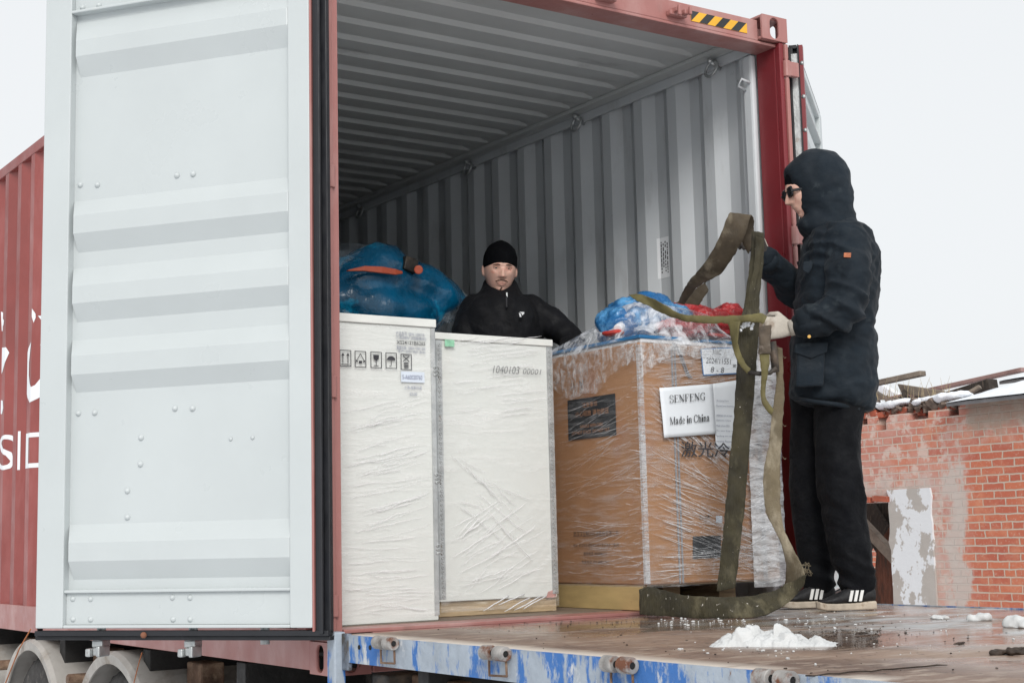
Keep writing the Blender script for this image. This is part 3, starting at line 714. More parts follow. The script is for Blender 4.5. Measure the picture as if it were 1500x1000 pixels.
crate_text('上海-高新科蓝', 592, 569.5, 26, 5, blue_ink, yy, c1); crate_text('22:00', 600, 579, 11, 4.5, blue_ink, yy, c1)
# --- right crate
c2 = thing('wooden_crate', (.963, .85, .166), 'white crate with perforated steel edges and a handwritten number on film', 'crate', 'white shipping crates')
x0, x1, y0, y1, z0, z1 = .668, 1.258, .35, 1.0, .167, 1.336
MB().box((x0, y0, .229), (x1, y1, z1-.030)).build('crate_body', wcrate, c2, bevel=.003)
MB().box((x0-.004, y0-.008, z1-.0295), (x1+.006, y1, z1)).build('lid', lid_m, c2, bevel=.003)
for ya_, yb_ in ((y0+.012, y0+.10), (y1-.1, y1)): MB().box((x0+.004, ya_, z0), (x1+.002, yb_, .2285)).build('base_beam', timber, c2, bevel=.003)
for xa, xb in ((x0+.0, x0+.030), (x1-.026, x1+.002)):
    mb = MB(); mb.box((xa, y0-.0035, .24), (xb, y0-.0008, z1-.032))
    z = .25
    while z < z1-.045:
        c = V((xa+xb)/2+.002, y0-.0035, z); N = 8
        mb.rings([[c+V(math.cos(q)*r, o, math.sin(q)*r) for q in [2*math.pi*k/N for k in range(N)]] for r, o in ((.0075, 0), (.0062, -.003), (.0040, -.003), (.0028, .002))], cap=False); z += .0195
    mb.build('edge_strip', galv, c2)
    xs2 = x0-.0035 if xa < 1 else x1+.0005
    MB().box((xs2, y0-.003, .24), (xs2+.003, y0+.03, z1-.032)).build('edge_strip', galv, c2)
def f2(x, z):
    e = max(0, min(1, (x1-x)/.03, (x-x0)/.03, (z-z0)/.03, (z1-z)/.04)); q = x*.9+z*.75; q2 = x*.75-z*.9
    lowf = max(0, min(1, (.75-z)/.4)); up = max(0, min(1, (z-.8)/.3))
    a = abs(noise.noise(V(q2*24, q*2.0, 3))); b = abs(noise.noise(V(x*2+1, z*30+x*6, 5)))
    return .004+e*(.013*a*lowf+.003*b*up+.006*abs(noise.noise(V(q2*9, q*1.3, 9)))+.004*abs(noise.noise(V(q*14, q2*1.5, 19))))
wavy_panel(x0+.003, x1+.003, z0+.02, z1-.032, y0-.003, n=100, fn=f2).build('stretch_film', flm_b, c2, smooth=True)
yy = y0-.0165
hw = mk('marker_ink', (.12, .12, .13), .8)
for s_, xl, yb, wp, hp in (('1040103', 722, 546, 39, 11), ('00001', 766, 547.5, 27, 8)):
    crate_text(s_, xl, yb, wp, hp, hw, yy, c2, shear=.25, bold=-.012)
gl = mk('faded_green_label', (.30, .62, .42), .6, var=.2, scale=30); a = at(652, 507, y=yy); b_ = at(665.5, 498, y=yy); MB().box((a.x, yy, a.z), (b_.x, yy+.002, b_.z)).build('label', gl, c2)
rs_ = mk('faded_red_stain', (.52, .25, .22), .7, var=.3, scale=30, dirt=[((.66, .62, .56), 22, .5, .56, (1, 1, 1))])
mb = MB(); ps = [at(px, py, y=y0-.0018) for px, py in ((806, 880), (817, 878), (817, 893), (800, 893))]
mb.prism([at(px, py, y=y0+.0105) if False else at(px, py, y=y0-.0016) for px, py in ((803, 866), (815, 862), (815.5, 874), (800, 875))], (0, .001, 0)).build('stain_patch', rs_, c2)
# torn strings of film at the foot
mb = MB()
for k in range(5):
    x = lerp(.95, 1.22, random.random()); zt = .22+.05*random.random(); pts = [V(x, y0-.012, zt)]
    for j in range(5): pts.append(pts[-1]+V(-.022-.01*random.random(), -.003*random.random(), -.006-.008*random.random()))
    pts = [p for p in pts if p.z > .171]
    if len(pts) > 2: mb.tube(pts, [.0028]*(len(pts)-1)+[.001], 4)
flm_s = film('film_strings', cover=.7, scale=30, stretch=(1, 1, 1), lo=.3, hi=.5, base=.35)
mb.build('film_shreds', flm_s, c2, smooth=True)

# --- cardboard box on its pallet
card = mk('brown_cardboard', (.36, .19, .095), .62, var=.07, scale=2, bump=.12, bscale=14, bstretch=(1, 1, 3), dirt=[((.30, .135, .075), 3, .55, .75, (1, 1, .5))])
ycard = mk('pallet_plywood', (.52, .38, .17), .6, var=.12, scale=4, stretch=(1, 1, 4), dirt=[((.30, .20, .10), 9, .62, .7, (1, 1, 2))])
cb = thing('cardboard_box', (1.83, .46, .166), 'big brown cardboard box wrapped in stretch film on a plywood pallet', 'box')
x0, x1, y0, y1, z0, z1 = 1.45, 2.215, -.02, .93, .272, 1.292
MB().box((x0, y0, z0), (x1, y1, z1)).build('carton', card, cb, bevel=.008, seg=3)
MB().box((x0+.004, y0+.03, .167), (x0+.03, y1, .2655)).build('pallet_side', ycard, cb, bevel=.002)
MB().box((x0+.004, y0+.02, .2657), (x1-.004, y1, .2715)).build('pallet_top', timber, cb)
for x in (x0+.004, (x0+x1)/2-.05, x1-.10):
    MB().box((x+.0265 if x < 1.6 else x, y0+.30, .1665), (x+.10, y1, .2654)).build('pallet_block', timber, cb, bevel=.002)
# corner tape, straps
MB().box((x0-.0012, y0-.0045, z0+.005), (x0+.0185, y0-.0008, z1-.01)).box((x0-.0040, y0-.003, z0+.005), (x0-.0008, y0+.012, z1-.01)).build('corner_tape', film('corner_film', cover=.55, scale=30, lo=.42, hi=.62, base=.08), cb)
strapm = mk('grey_strapping', (.33, .33, .35), .45, .1, var=.3, scale=60, stretch=(1, 1, 8))
for px0, px1, off in ((989, 997, 0), (1112, 1118, 0)):
    a = at(px0, 700, y=y0); b_ = at(px1, 700, y=y0)
    for xx in (a.x, (a.x+b_.x)/2+.002):
        MB().box((xx, y0-.0035, z0+.002), (xx+.009, y0-.0012, z1-.006)).build('strap', strapm, cb)
mb = MB(); pts = [at(px, py, y=y0-.006) for px, py in ((985, 502), (994, 515), (999, 530), (1006, 548), (1010, 553))]
for o in (0, .012): mb.tube([p+V(o, 0, 0) for p in pts], .0035, 5)
mb.build('strap_tail', strapm, cb)
# lettering on the left side of the box (reads towards the front corner)
def side_text(s_, xl, yb, xr, hpx, mat, par, off=0, name='marking', **k):
    xx = x0-.0090-off; a = at(xl, yb, x=xx); b = at(xr, yb, x=xx); c = at(xl, yb-hpx, x=xx)
    return text_on(s_, name, mat, par, V(xx, a.y, a.z), V(0, -1, 0), Z, w=abs(b.y-a.y), h=c.z-a.z, off=.0004, **k)
xx = x0-.003
def side_rect(pa, pb, name, mat, o=0, t=.0008):
    a = at(*pa, x=xx-o); b = at(*pb, x=xx-o)
    return MB().box((xx-o-t, min(a.y, b.y), min(a.z, b.z)), (xx-o, max(a.y, b.y), max(a.z, b.z))).build(name, mat, cb)
bl = mk('black_print', (.025, .028, .032), .55, var=.2)
side_rect((833, 645), (901, 576), 'printed_panel', bl)
cpr = mk('bare_card_lettering', (.42, .22, .13), .6)
side_text('注意事项', 853, 597, 875, 7, cpr, cb, .001); side_text('小心轻放 请勿挤压', 843, 611, 892, 8, cpr, cb, .001)
side_text('HANDLE WITH CARE', 850, 627, 883, 4.5, cpr, cb, .001); side_text('DO NOT STACK  DO NOT TILT', 838, 637, 893, 4.5, cpr, cb, .001)
side_text('武汉汉立制冷科技股份有限公司', 840, 786, 906, 8, ink, cb)
side_text('地址: 武汉市东湖高新技术开发区高新二路2号', 840, 801, 907, 5, ink, cb); side_text('服务电话: 4000086775', 855, 813, 889, 5, ink, cb); side_text('传真电话: 027-68821741', 852, 825, 891, 5, ink, cb)
side_text('↑↑', 836, 574, 842, 14, ink, cb); side_text('Y', 848, 571, 856, 13, ink, cb)
# front face
yf = y0-.004
def front_text(s_, xl, yb, wpx, hpx, mat, par=None, off=0, **k): return crate_text(s_, xl, yb, wpx, hpx, mat, yf-off, par or cb, **k)
front_text('激光冷水机', 998, 669, 118, 23, ink, bold=.006, off=.0105)
front_text('立体', 1024, 760, 17, 6, ink)
def front_rect(q, name, mat, off=0, par=None):
    P = [at(px, py, y=yf-off) for px, py in q]
    return MB().prism(P, (0, .0008, 0)).build(name, mat, par or cb)
front_rect([(1015, 785), (1056, 784), (1056, 816), (1015, 818)], 'printed_panel', bl)
front_rect([(1049, 755), (1058, 755), (1058, 765), (1049, 765)], 'label', lab)
paper = mk('white_paper', (.74, .78, .82), .7, var=.03, scale=4, bump=.15, bscale=5)
pblue = mk('blue_border_print', (.06, .20, .45), .6)
def sheet_of_paper(q, name, off):
    """a sheet stuck on the film, a little buckled"""
    P = [at(px, py, y=yf-off) for px, py in q]; n = 12; vs = []
    for j in range(n+1):
        for i in range(n+1):
            u, v = i/n, j/n; p = P[0]*(1-u)*(1-v)+P[1]*u*(1-v)+P[2]*u*v+P[3]*(1-u)*v
            vs.append(p-V(0, .002*noise.noise(V(u*2.2+off*90, v*2.2, 1))+.002*(u*v)**3, 0))
    mb = MB().add(vs, [(j*(n+1)+i, j*(n+1)+i+1, (j+1)*(n+1)+i+1, (j+1)*(n+1)+i) for j in range(n) for i in range(n)])
    o = mb.build(name, paper, cb, smooth=True); m = o.modifiers.new('thick', 'SOLIDIFY'); m.thickness = .0008; return o
pa = sheet_of_paper([(966, 568), (1044, 562), (1049, 635), (973, 641)], 'paper_sheet', .016)
pb = sheet_of_paper([(1044, 562), (1090, 555), (1086, 662), (1049, 657)], 'paper_sheet', .011)
bd = front_rect([(1026, 510), (1084, 508), (1086, 547), (1030, 550)], 'paper_border', pblue, .007)
pc = front_rect([(1027.5, 511.5), (1083, 509.5), (1085, 545.5), (1031.2, 548.5)], 'paper_sheet', paper, .0085)
for s_, xl, yb, wp, hp in (('3IIIC', 1043, 518.5, 14, 7), ('2024/11551', 1034, 531.5, 37, 8), ('8 - 8', 1041, 545, 20, 8), ('第', 1073, 538, 6, 5)):
    crate_text(s_, xl, yb, wp, hp, hw, yf-.0095, cb, shear=.2)
for k in range(9):
    yb = 588+k*7.6+(6 if k > 1 else 0); a = at(1049, yb, y=yf-.0165)
    crate_text(['Xxx Laxing Maxxo', 'Passed and bearing', 'Address xx xx xxx', 'Delivery China', 'Made is from 2023', 'Tx xxx Ship no', 'Senfeng xxx xxx', 'Invoice Pxxxx', 'Made in China'][k], 1049.5, yb, 18+(k*7) % 9, 2.8, blue_ink, yf-.0165, pb)
# bold serif lettering, drawn stroke by stroke
SER = {
 'S': [('c', [(.86, .74), (.80, .92), (.50, 1.0), (.20, .92), (.12, .74), (.24, .60), (.52, .50), (.82, .38), (.90, .22), (.78, .06), (.48, 0), (.20, .07), (.10, .28)], .16), ('l', (.86, .70, .86, 1), .05), ('l', (.10, 0, .10, .30), .05)],
 'E': [('l', (.26, 0, .26, 1), .22), ('l', (.05, .97, .86, .97), .07), ('l', (.05, .03, .90, .03), .07), ('l', (.3, .52, .66, .52), .07), ('l', (.87, .75, .87, 1), .05), ('l', (.92, 0, .92, .28), .05), ('l', (.66, .38, .66, .66), .05)],
 'N': [('l', (.18, 0, .18, 1), .08), ('l', (.84, 0, .84, 1), .08), ('l', (.16, .96, .84, .06), .22), ('l', (0, .97, .30, .97), .06), ('l', (.03, .03, .34, .03), .06), ('l', (.66, .97, 1, .97), .06)],
 'F': [('l', (.26, 0, .26, 1), .22), ('l', (.05, .97, .86, .97), .07), ('l', (.05, .03, .50, .03), .07), ('l', (.3, .52, .66, .52), .07), ('l', (.87, .72, .87, 1), .05), ('l', (.66, .38, .66, .66), .05)],
 'G': [('c', [(.84, .78), (.72, .95), (.48, 1.0), (.20, .82), (.12, .5), (.22, .16), (.50, 0), (.78, .06)], .17), ('l', (.80, 0.02, .80, .42), .2), ('l', (.60, .43, 1, .43), .06), ('l', (.85, .70, .85, 1), .05)],
 'M': [('l', (.14, 0, .14, 1), .07), ('l', (.86, 0, .86, 1), .18), ('l', (.16, .98, .50, .04), .16), ('l', (.84, .98, .50, .04), .06), ('l', (0, .97, .25, .97), .06), ('l', (0, .03, .28, .03), .06), ('l', (.70, .03, 1, .03), .06), ('l', (.75, .97, 1, .97), .06)],
 'C': [('c', [(.84, .78), (.72, .95), (.50, 1.0), (.20, .82), (.12, .5), (.22, .16), (.50, 0), (.74, .06), (.88, .26)], .17), ('l', (.86, .70, .86, 1), .05)],
 'a': [('c', [(.16, .48), (.26, .66), (.50, .68), (.64, .54), (.64, .08)], .17), ('c', [(.62, .40), (.30, .32), (.14, .16), (.30, .02), (.62, .14)], .15), ('l', (.62, .04, .92, .06), .07)],
 'd': [('c', [(.62, .60), (.38, .68), (.14, .34), (.34, .01), (.62, .10)], .14), ('l', (.68, 0, .68, 1), .2), ('l', (.48, .97, .68, .97), .06), ('l', (.68, .03, .92, .03), .06)],
 'e': [('c', [(.16, .38), (.76, .38), (.72, .58), (.46, .68), (.18, .52), (.14, .26), (.36, 0), (.80, .14)], .13)],
 'i': [('l', (.46, 0, .46, .66), .3), ('l', (.12, .63, .5, .63), .07), ('l', (.1, .03, .85, .03), .07), ('l', (.46, .82, .46, 1), .3)],
 'n': [('l', (.24, 0, .24, .66), .2), ('c', [(.24, .46), (.44, .66), (.66, .64), (.74, .46), (.74, 0)], .17), ('l', (.04, .63, .3, .63), .06), ('l', (.04, .03, .44, .03), .06), ('l', (.56, .03, .96, .03), .06)],
 'h': [('l', (.24, 0, .24, 1), .2), ('c', [(.24, .46), (.44, .66), (.66, .64), (.74, .46), (.74, 0)], .17), ('l', (.04, .97, .3, .97), .06), ('l', (.04, .03, .44, .03), .06), ('l', (.56, .03, .96, .03), .06)]}
ADV = {'S': .62, 'E': .72, 'N': .80, 'F': .68, 'G': .82, 'M': 1.0, 'C': .76, 'a': .54, 'd': .6, 'e': .5, 'i': .30, 'n': .6, 'h': .6, ' ': .28}
def serif(s_, pa_, pb_, hpx, name, off):
    a = at(*pa_, y=yf-off); b = at(*pb_, y=yf-off); c = at(pa_[0], pa_[1]-hpx, y=yf-off); h = c.z-a.z
    tot = sum(ADV[ch] for ch in s_); u = (b-a)/tot; ul = u.normalized(); cx = 0; mb = MB(); layer = 0
    for ch in s_:
        for st in SER.get(ch, []):
            if st[0] == 'l': pts = [(st[1][0], st[1][1]), (st[1][2], st[1][3])]
            else: pts = crom(st[1], 5)
            P3 = [a+u*(cx+q[0]*ADV[ch]*.95)+Z*(q[1]*h) for q in pts]; t = st[2]*h*.72/2
            L_, R_ = [], []
            for i, p in enumerate(P3):
                dd = (P3[min(i+1, len(P3)-1)]-P3[max(i-1, 0)]).normalized(); nn = V(-dd.z, 0, dd.x); k = t
                if st[0] == 'c': k = t*(.35+.65*abs(dd.z)) if abs(dd.z) > 0 else t*.35
                L_.append(p+nn*k); R_.append(p-nn*k)
            oy = V(0, -.00012*(layer % 6), 0); layer += 1; n_ = len(L_)
            mb.add([p+oy for p in L_+R_], [(i, i+1, n_+i+1, n_+i) for i in range(n_-1)])
        cx += ADV[ch]
    return mb.build(name, black, pa)
serif('SENFENG', (981, 590), (1034, 585.5), 11, 'lettering', .0235); serif('Made in China', (981.5, 622), (1040, 616.5), 11, 'lettering', .0235)
# film round the box
def film_wall(P0, ux, uz, nrm, w_, h_, mat, name, amp=.006, seed=0, ang=.4, fine=22):
    n, m = 70, 100; vs = []
    for j in range(m+1):
        for i in range(n+1):
            u, v = w_*i/n, h_*j/m; q = u*math.cos(ang)+v*math.sin(ang); q2 = -u*math.sin(ang)+v*math.cos(ang)
            vs.append(P0+ux*u+uz*v+nrm*(amp*abs(noise.noise(V(q2*fine, q*2.5, seed)))+.5*amp*abs(noise.noise(V(q2*fine*2.5, q*4, seed+3)))))
    return MB().add(vs, [(j*(n+1)+i, j*(n+1)+i+1, (j+1)*(n+1)+i+1, (j+1)*(n+1)+i) for j in range(m) for i in range(n)]).build(name, mat, cb, smooth=True)
fm1 = film('box_film_side', cover=.22, scale=6, stretch=(1, 1, 9), rot=(R(-12), 0, 0), lo=.50, hi=.72, rough=.12, base=.015, bump=1)
fm2 = film('box_film_front', cover=.30, scale=7, stretch=(1, 1, 10), rot=(0, R(28), 0), lo=.47, hi=.68, rough=.14, base=.02, bump=1)
film_wall(V(x0-.006, y1, z0-.01), V(0, -1, 0), Z, V(-1, 0, 0), y1-y0+.004, z1-z0+.012, fm1, 'stretch_film', seed=4, ang=.12)
film_wall(V(x0-.004, y0-.0055, z0-.01), X, Z, V(0, -1, 0), x1-x0+.006, z1-z0+.012, fm2, 'stretch_film', seed=8, ang=-.5, amp=.005)
fm3 = film('box_film_thick', cover=.82, scale=10, stretch=(1, 1, 3.5), rot=(0, R(24), 0), lo=.40, hi=.60, rough=.2, base=.30, bump=1)
film_wall(V(2.03, y0-.024, z0-.03), X, Z, V(0, -1, 0), x1-2.03+.012, z1-z0-.02, fm3, 'stretch_film', seed=18, ang=-.3, amp=.008)
film_wall(V(x0+.4, y0-.021, z0-.0), X, Z, V(0, -1, 0), .2, .20, fm2, 'stretch_film', seed=28, ang=.1, amp=.006)
# pulled creases of the film: long fans of fine ridges
crm = film('film_crease', cover=.55, scale=18, stretch=(1, 1, 1), lo=.42, hi=.62, rough=.2, base=.10, bump=.3)
def crease(mb, a, b_, plane, r_=.0014, wob=2.2):
    n = 7; pts = []; w1 = random.uniform(-1, 1)*wob; sd_ = random.random()*50
    for k in range(n+1):
        t = k/n; px = lerp(a[0], b_[0], t)+noise.noise(V(t*3, sd_, 0))*wob; py = lerp(a[1], b_[1], t)+math.sin(math.pi*t)*w1+noise.noise(V(t*4, sd_, 5))*wob
        pts.append(at(px, py, **plane))
    mb.tube(pts, [r_*.3]+[r_]*(n-1)+[r_*.3], 4)
random.seed(21)
mb = MB()
for k in range(70):      # fan from the corner, down to the right
    t = random.random(); a = (random.uniform(950, 985), lerp(560, 790, t**1.2)); L_ = random.uniform(110, 230); an = R(random.gauss(lerp(44, 14, t), 6)); b_ = (min(1143, a[0]+L_*math.cos(an)), min(848, a[1]+L_*math.sin(an)))
    crease(mb, a, b_, dict(y=y0-.0125))
for k in range(46):      # across the upper part
    a = (random.uniform(950, 1080), random.uniform(508, 570)); L_ = random.uniform(30, 90); an = R(random.gauss(-6, 7)); crease(mb, a, (min(1140, a[0]+L_), a[1]+L_*math.tan(an)), dict(y=y0-.0125), .0009)
for k in range(40):      # level bands near the foot
    a = (random.uniform(950, 1060), random.uniform(800, 850)); L_ = random.uniform(40, 110); an = R(random.gauss(-3, 4)); crease(mb, a, (min(1143, a[0]+L_), a[1]+L_*math.tan(an)), dict(y=y0-.0125), .0010)
for k in range(90):      # dense bundle on the right edge
    a = (random.uniform(1092, 1125), random.uniform(560, 840)); L_ = random.uniform(20, 55); an = R(random.gauss(16 if k % 2 else -14, 12)); crease(mb, a, (min(1146, a[0]+L_), a[1]+L_*math.tan(an)), dict(y=y0-.036), .0012, .6)
mb.build('film_creases', crm, cb, smooth=True)
mb = MB()
for k in range(60):
    a = (random.uniform(822, 900), random.uniform(600, 840)); L_ = random.uniform(30, 80); an = R(random.gauss(-26 if a[1] < 760 else -8, 8)); crease(mb, a, (min(944, a[0]+L_), a[1]+L_*math.tan(an)), dict(x=x0-.0135), .0008)
for k in range(60):
    a = (random.uniform(915, 938), random.uniform(545, 850)); crease(mb, a, (min(946, a[0]+random.uniform(8, 24)), a[1]+random.uniform(-7, 5)), dict(x=x0-.0135), .0010, .5)
mb.build('film_creases', crm, cb, smooth=True)
# ragged skirt of bunched film hanging from the top edge
def skirt(P0, ux, nrm, w_, drops, mat, seed):
    n = 60; m = 24; vs = []
    for i in range(n+1):
        t = i/n; k = t*(len(drops)-1); a = int(min(k, len(drops)-2)); d = lerp(drops[a], drops[a+1], k-a)+.012*noise.noise(V(t*40, seed, 0))
        for j in range(m+1):
            v = j/m; o = .012+.010*abs(noise.noise(V(t*26, v*5, seed)))+.006*abs(noise.noise(V(t*60, v*16, seed)))
            vs.append(P0+ux*(w_*t)-Z*(d*v)+nrm*o*min(1, .4+v*2))
    return MB().add(vs, [(i*(m+1)+j, i*(m+1)+j+1, (i+1)*(m+1)+j+1, (i+1)*(m+1)+j) for i in range(n) for j in range(m)]).build('film_skirt', mat, cb, smooth=True)
fm4 = film('bunched_film', cover=.62, scale=13, stretch=(2.0, 2.0, 1.1), lo=.44, hi=.68, rough=.12, base=.06, bump=1)
skirt(V(x0-.004, y1, z1+.004), V(0, -1, 0), V(-1, 0, 0), y1-y0+.01, [.06, .07, .09, .11, .17, .21, .19, .20, .13, .10, .08], fm4, 3)
skirt(V(x0-.004, y0-.006, z1+.004), X, V(0, -1, 0), x1-x0, [.16, .08, .05, .06, .05, .05, .06, .05], fm4, 6)

# soft pulled folds in the film of the two white crates
cf = film('soft_fold_film', col=(.97, .97, .98), cover=.60, scale=12, stretch=(1, 1, 1), lo=.40, hi=.60, rough=.15, base=.25, bump=.2)
random.seed(61); mb = MB()
for k in range(44):
    t = random.random()**.6; a = (lerp(655, 730, random.random()), lerp(640, 872, t)); L_ = random.uniform(30, 110); an = R(random.gauss(-34 if t > .55 else 38, 9)); b_ = (a[0]+L_*math.cos(an), a[1]+L_*math.sin(an))
    if b_[0] < 806 and 560 < b_[1] < 868: crease(mb, a, b_, dict(y=.35-.0125), random.uniform(.0008, .0018), 3.5)
mb.build('film_folds', cf, c2, smooth=True); mb = MB()
for k in range(30):
    a = (random.uniform(650, 740), random.uniform(500, 610)); L_ = random.uniform(30, 90); crease(mb, a, (min(806, a[0]+L_), a[1]-L_*.12), dict(y=.35-.0105), .0014, 2)
mb.build('film_folds', cf, c2, smooth=True)
mb = MB()
for k in range(70):
    a = (random.uniform(499, 560), random.uniform(600, 900)); L_ = random.uniform(30, 110); an = R(random.gauss(-14 if a[1] < 790 else -2, 4)); crease(mb, a, (min(632, a[0]+L_), a[1]+L_*math.sin(an)), dict(y=.20-.0085), random.uniform(.0007, .0015), 3)
mb.build('film_folds', cf, c1, smooth=True)

# --- bundle on the box: blue drum and red sack under film
bpl = mk('blue_plastic', (.02, .14, .36), .3, var=.25, scale=9, bump=.6, bscale=14, dirt=[((.10, .32, .60), 9, .5, .62, (1, 1, 1)), ((.55, .66, .78), 12, .60, .70, (1, 1, 1))], bdist=.03)
rpl = mk('red_plastic', (.50, .03, .035), .3, var=.3, scale=12, bump=.7, bscale=20, dirt=[((.75, .35, .35), 13, .56, .68, (1.6, 1, 1))], bdist=.03)
bun = thing('wrapped_bundle', (1.8, .3, z1), 'blue and red plastic bundle shrink wrapped on the cardboard box', 'bundle')
B = lambda px, py, y: at(px, py, y=y)
mb = MB(); mb.ball(B(935, 472, .34), (.17, .17, .125), 20, 12); mb.ball(B(905, 478, .3), (.10, .12, .09), 16, 10); mb.ball(B(970, 474, .3), (.16, .14, .10), 16, 10); mb.ball(B(945, 455, .34), (.12, .14, .085), 16, 10)
me = remesh(mb, .012, 6); displace(me, lambda c, n: .016*(.5-abs(noise.noise(V(c.x*9, c.y*9, c.z*14)))*2)+.008*(.5-abs(noise.noise(c*26))*2)); link('blue_drum', me, bpl, bun, smooth=True)
mb = MB(); mb.ball(B(1035, 475, .25), (.16, .12, .075), 18, 10); mb.ball(B(1065, 468, .25), (.09, .11, .075), 14, 8); mb.ball(B(1000, 482, .12), (.15, .09, .045), 14, 8); mb.ball(B(1005, 455, .34), (.12, .10, .03), 14, 8)
me = remesh(mb, .010, 4); displace(me, lambda c, n: .018*(.5-abs(noise.noise(V(c.x*9, c.y*16, c.z*26)))*2)+.007*(.5-abs(noise.noise(c*36))*2)); link('red_sack', me, rpl, bun, smooth=True)
mb = MB(); mb.ball(B(898, 488, .22), (.050, .05, .014), 14, 8); mb.ball(B(1030, 492, .10), (.20, .05, .014), 16, 8); me = remesh(mb, .006, 2); displace(me, lambda c, n: .007*noise.noise(V(c.x*22, c.y*22, c.z*40))); link('red_cloth', me, mk('red_cloth', (.62, .05, .035), .5, var=.3, scale=20), bun, smooth=True)
wp = mk('white_plastic', (.75, .76, .78), .35)
MB().cyl(B(905, 482, .20), B(912, 476, .24), .022, 16).build('white_cap', wp, bun, bevel=.006)
MB().box((x0+.03, y0+.02, z1+.0035), (x1-.08, y1-.1, z1+.020)).build('foam_board', wp, bun, bevel=.004)
MB().box((x0+.02, y0+.015, z1+.0205), (x0+.26, y1-.2, z1+.036)).box((x0+.38, y0+.012, z1+.0205), (x1-.1, y1-.2, z1+.033)).build('blue_board', mk('blue_board', (.03, .20, .45), .5, var=.2), bun, bevel=.004)
# clear hood of film over the bundle, tied down to the box
fm5 = film('hood_film', cover=.72, scale=11, stretch=(1.4, 1.4, 1.0), lo=.46, hi=.66, rough=.10, base=.10, bump=1, col=(.92, .95, 1))  # whiter cover also paints in the hood's highlights
N = 90; rs = []
prof = [(0, 1.0, 0), (.10, .96, .0), (.30, .86, .05), (.55, .74, .1), (.8, .58, .1), (.95, .36, .1), (1.0, .12, .1)]
prof = crom(prof, 4); cx, cy = (x0+x1)/2, (y0+y1)/2
for hgt, sc, _s in prof:
    ring = []
    for k in range(N):
        q = 2*math.pi*k/N; c, s_ = math.cos(q), math.sin(q); e = lerp(.22, 1, min(1, hgt*2.0))
        ex = math.copysign(abs(c)**e, c); ey = math.copysign(abs(s_)**e, s_)
        px_ = cx+(-.03*hgt)+ex*((x1-x0)/2+.006)*sc; py_ = lerp(cy, .26, min(1, hgt*1.4))+ey*((y1-y0)/2+.006)*sc*lerp(1, .62, hgt)
        top = .205+.03*max(0, -c)
        p = V(px_, py_, z1+.002+hgt*top)
        if hgt > .02: p += V(ex, ey, .3)*(.012*noise.noise(V(q*9, hgt*2, 4))+.008*noise.noise(V(q*22, hgt*6, 1)))
        ring.append(p)
    rs.append(ring)
MB().rings(rs, cap=False).build('stretch_film', fm5, bun, smooth=True)

# --- blue machine bagged in clear plastic, behind the tall crate
bag = thing('bagged_machine', (.75, 1.75, .166), 'blue machine in a clear plastic bag with an orange band, deep inside', 'machine')
bmach = mk('blue_machine_paint', (.0015, .10, .21), .28, var=.35, scale=4, bump=.4, bscale=6, dirt=[((.01, .32, .55), 3.5, .56, .68, (1, 1, 1))], bdist=.04)
mb = MB()
for px, py, r_ in ((520, 420, (.20, .2, .16)), (560, 405, (.22, .2, .16)), (600, 425, (.18, .2, .15)), (630, 440, (.17, .2, .12)), (655, 448, (.12, .16, .09)), (560, 460, (.34, .25, .14)), (500, 440, (.2, .2, .12))):
    mb.ball(at(px, py, y=1.55), r_, 18, 10)
mb.box((.45, 1.3, .19), (1.6, 1.9, 1.45))
me = remesh(mb, .022, 8); displace(me, lambda c, n: .030*noise.noise(c*3.5)+.012*(.5-abs(noise.noise(c*8))*2)); link('machine_body', me, bmach, bag, smooth=True)
org = mk('orange_band', (.50, .09, .04), .5, var=.1)
mb = MB(); pts = [at(px, py, y=1.30+dy) for px, py, dy in ((510, 396, .02), (535, 393, 0), (560, 395, -.01), (580, 398, 0), (590, 399, .02))]
rs = [[p+Z*(.016*s_), p+Y*.02+Z*(.016*s_), p+Y*.02-Z*(.016*s_), p-Z*(.016*s_)] for p, s_ in zip(pts, (.2, .8, 1, .9, .4))]; mb.rings(rs).build('orange_band', org, bag, bevel=.004)
MB().cyl(at(613, 395, y=1.27), at(613, 395, y=1.32), .022, 16).build('orange_knob', org, bag, bevel=.005)
MB().obox(at(600, 388, y=1.36), V(.036, 0, -.010), V(0, .02, 0), V(.008, 0, .034)).build('dark_bracket', steel, bag, bevel=.006)
fm6 = film('bag_film', cover=.36, scale=2.6, stretch=(1, 1, 1.6), lo=.46, hi=.72, rough=.12, base=.03, bump=1, col=(.62, .74, .84))  # pale cover stands in for highlights on the bag
prof_top = [(470, 352), (495, 350), (540, 353), (567, 357), (600, 372), (640, 397), (668, 413), (690, 430), (700, 450), (704, 480), (706, 520)]
TP = [at(px, py, y=1.5) for px, py in prof_top]; zb_ = 1.0
left = [V(TP[0].x-.45, 1.5, TP[0].z-.25), V(TP[0].x-.2, 1.5, TP[0].z-.03)]; TP = left+TP
rs = []
TPc = crom([tuple(p) for p in TP], 5)
for x, y, z in TPc:
    ring = []
    for k in range(33):
        q = math.pi*k/32; w_ = .26; ex = -math.copysign(abs(math.cos(q))**.6, math.cos(q)); ez = abs(math.sin(q))**.5
        p = V(x, 1.64+ex*w_, lerp(zb_, z, ez)); nz = .022*noise.noise(V(x*5, q*2.2, 3))+.012*abs(noise.noise(V(x*13+q*3, q*5, 8))); ring.append(p+V(0, ex, ez*.0)*nz*2)
    rs.append(ring)
mb = MB().rings(rs, cap=False, closed=False); mb.build('plastic_bag', fm6, bag, smooth=True)
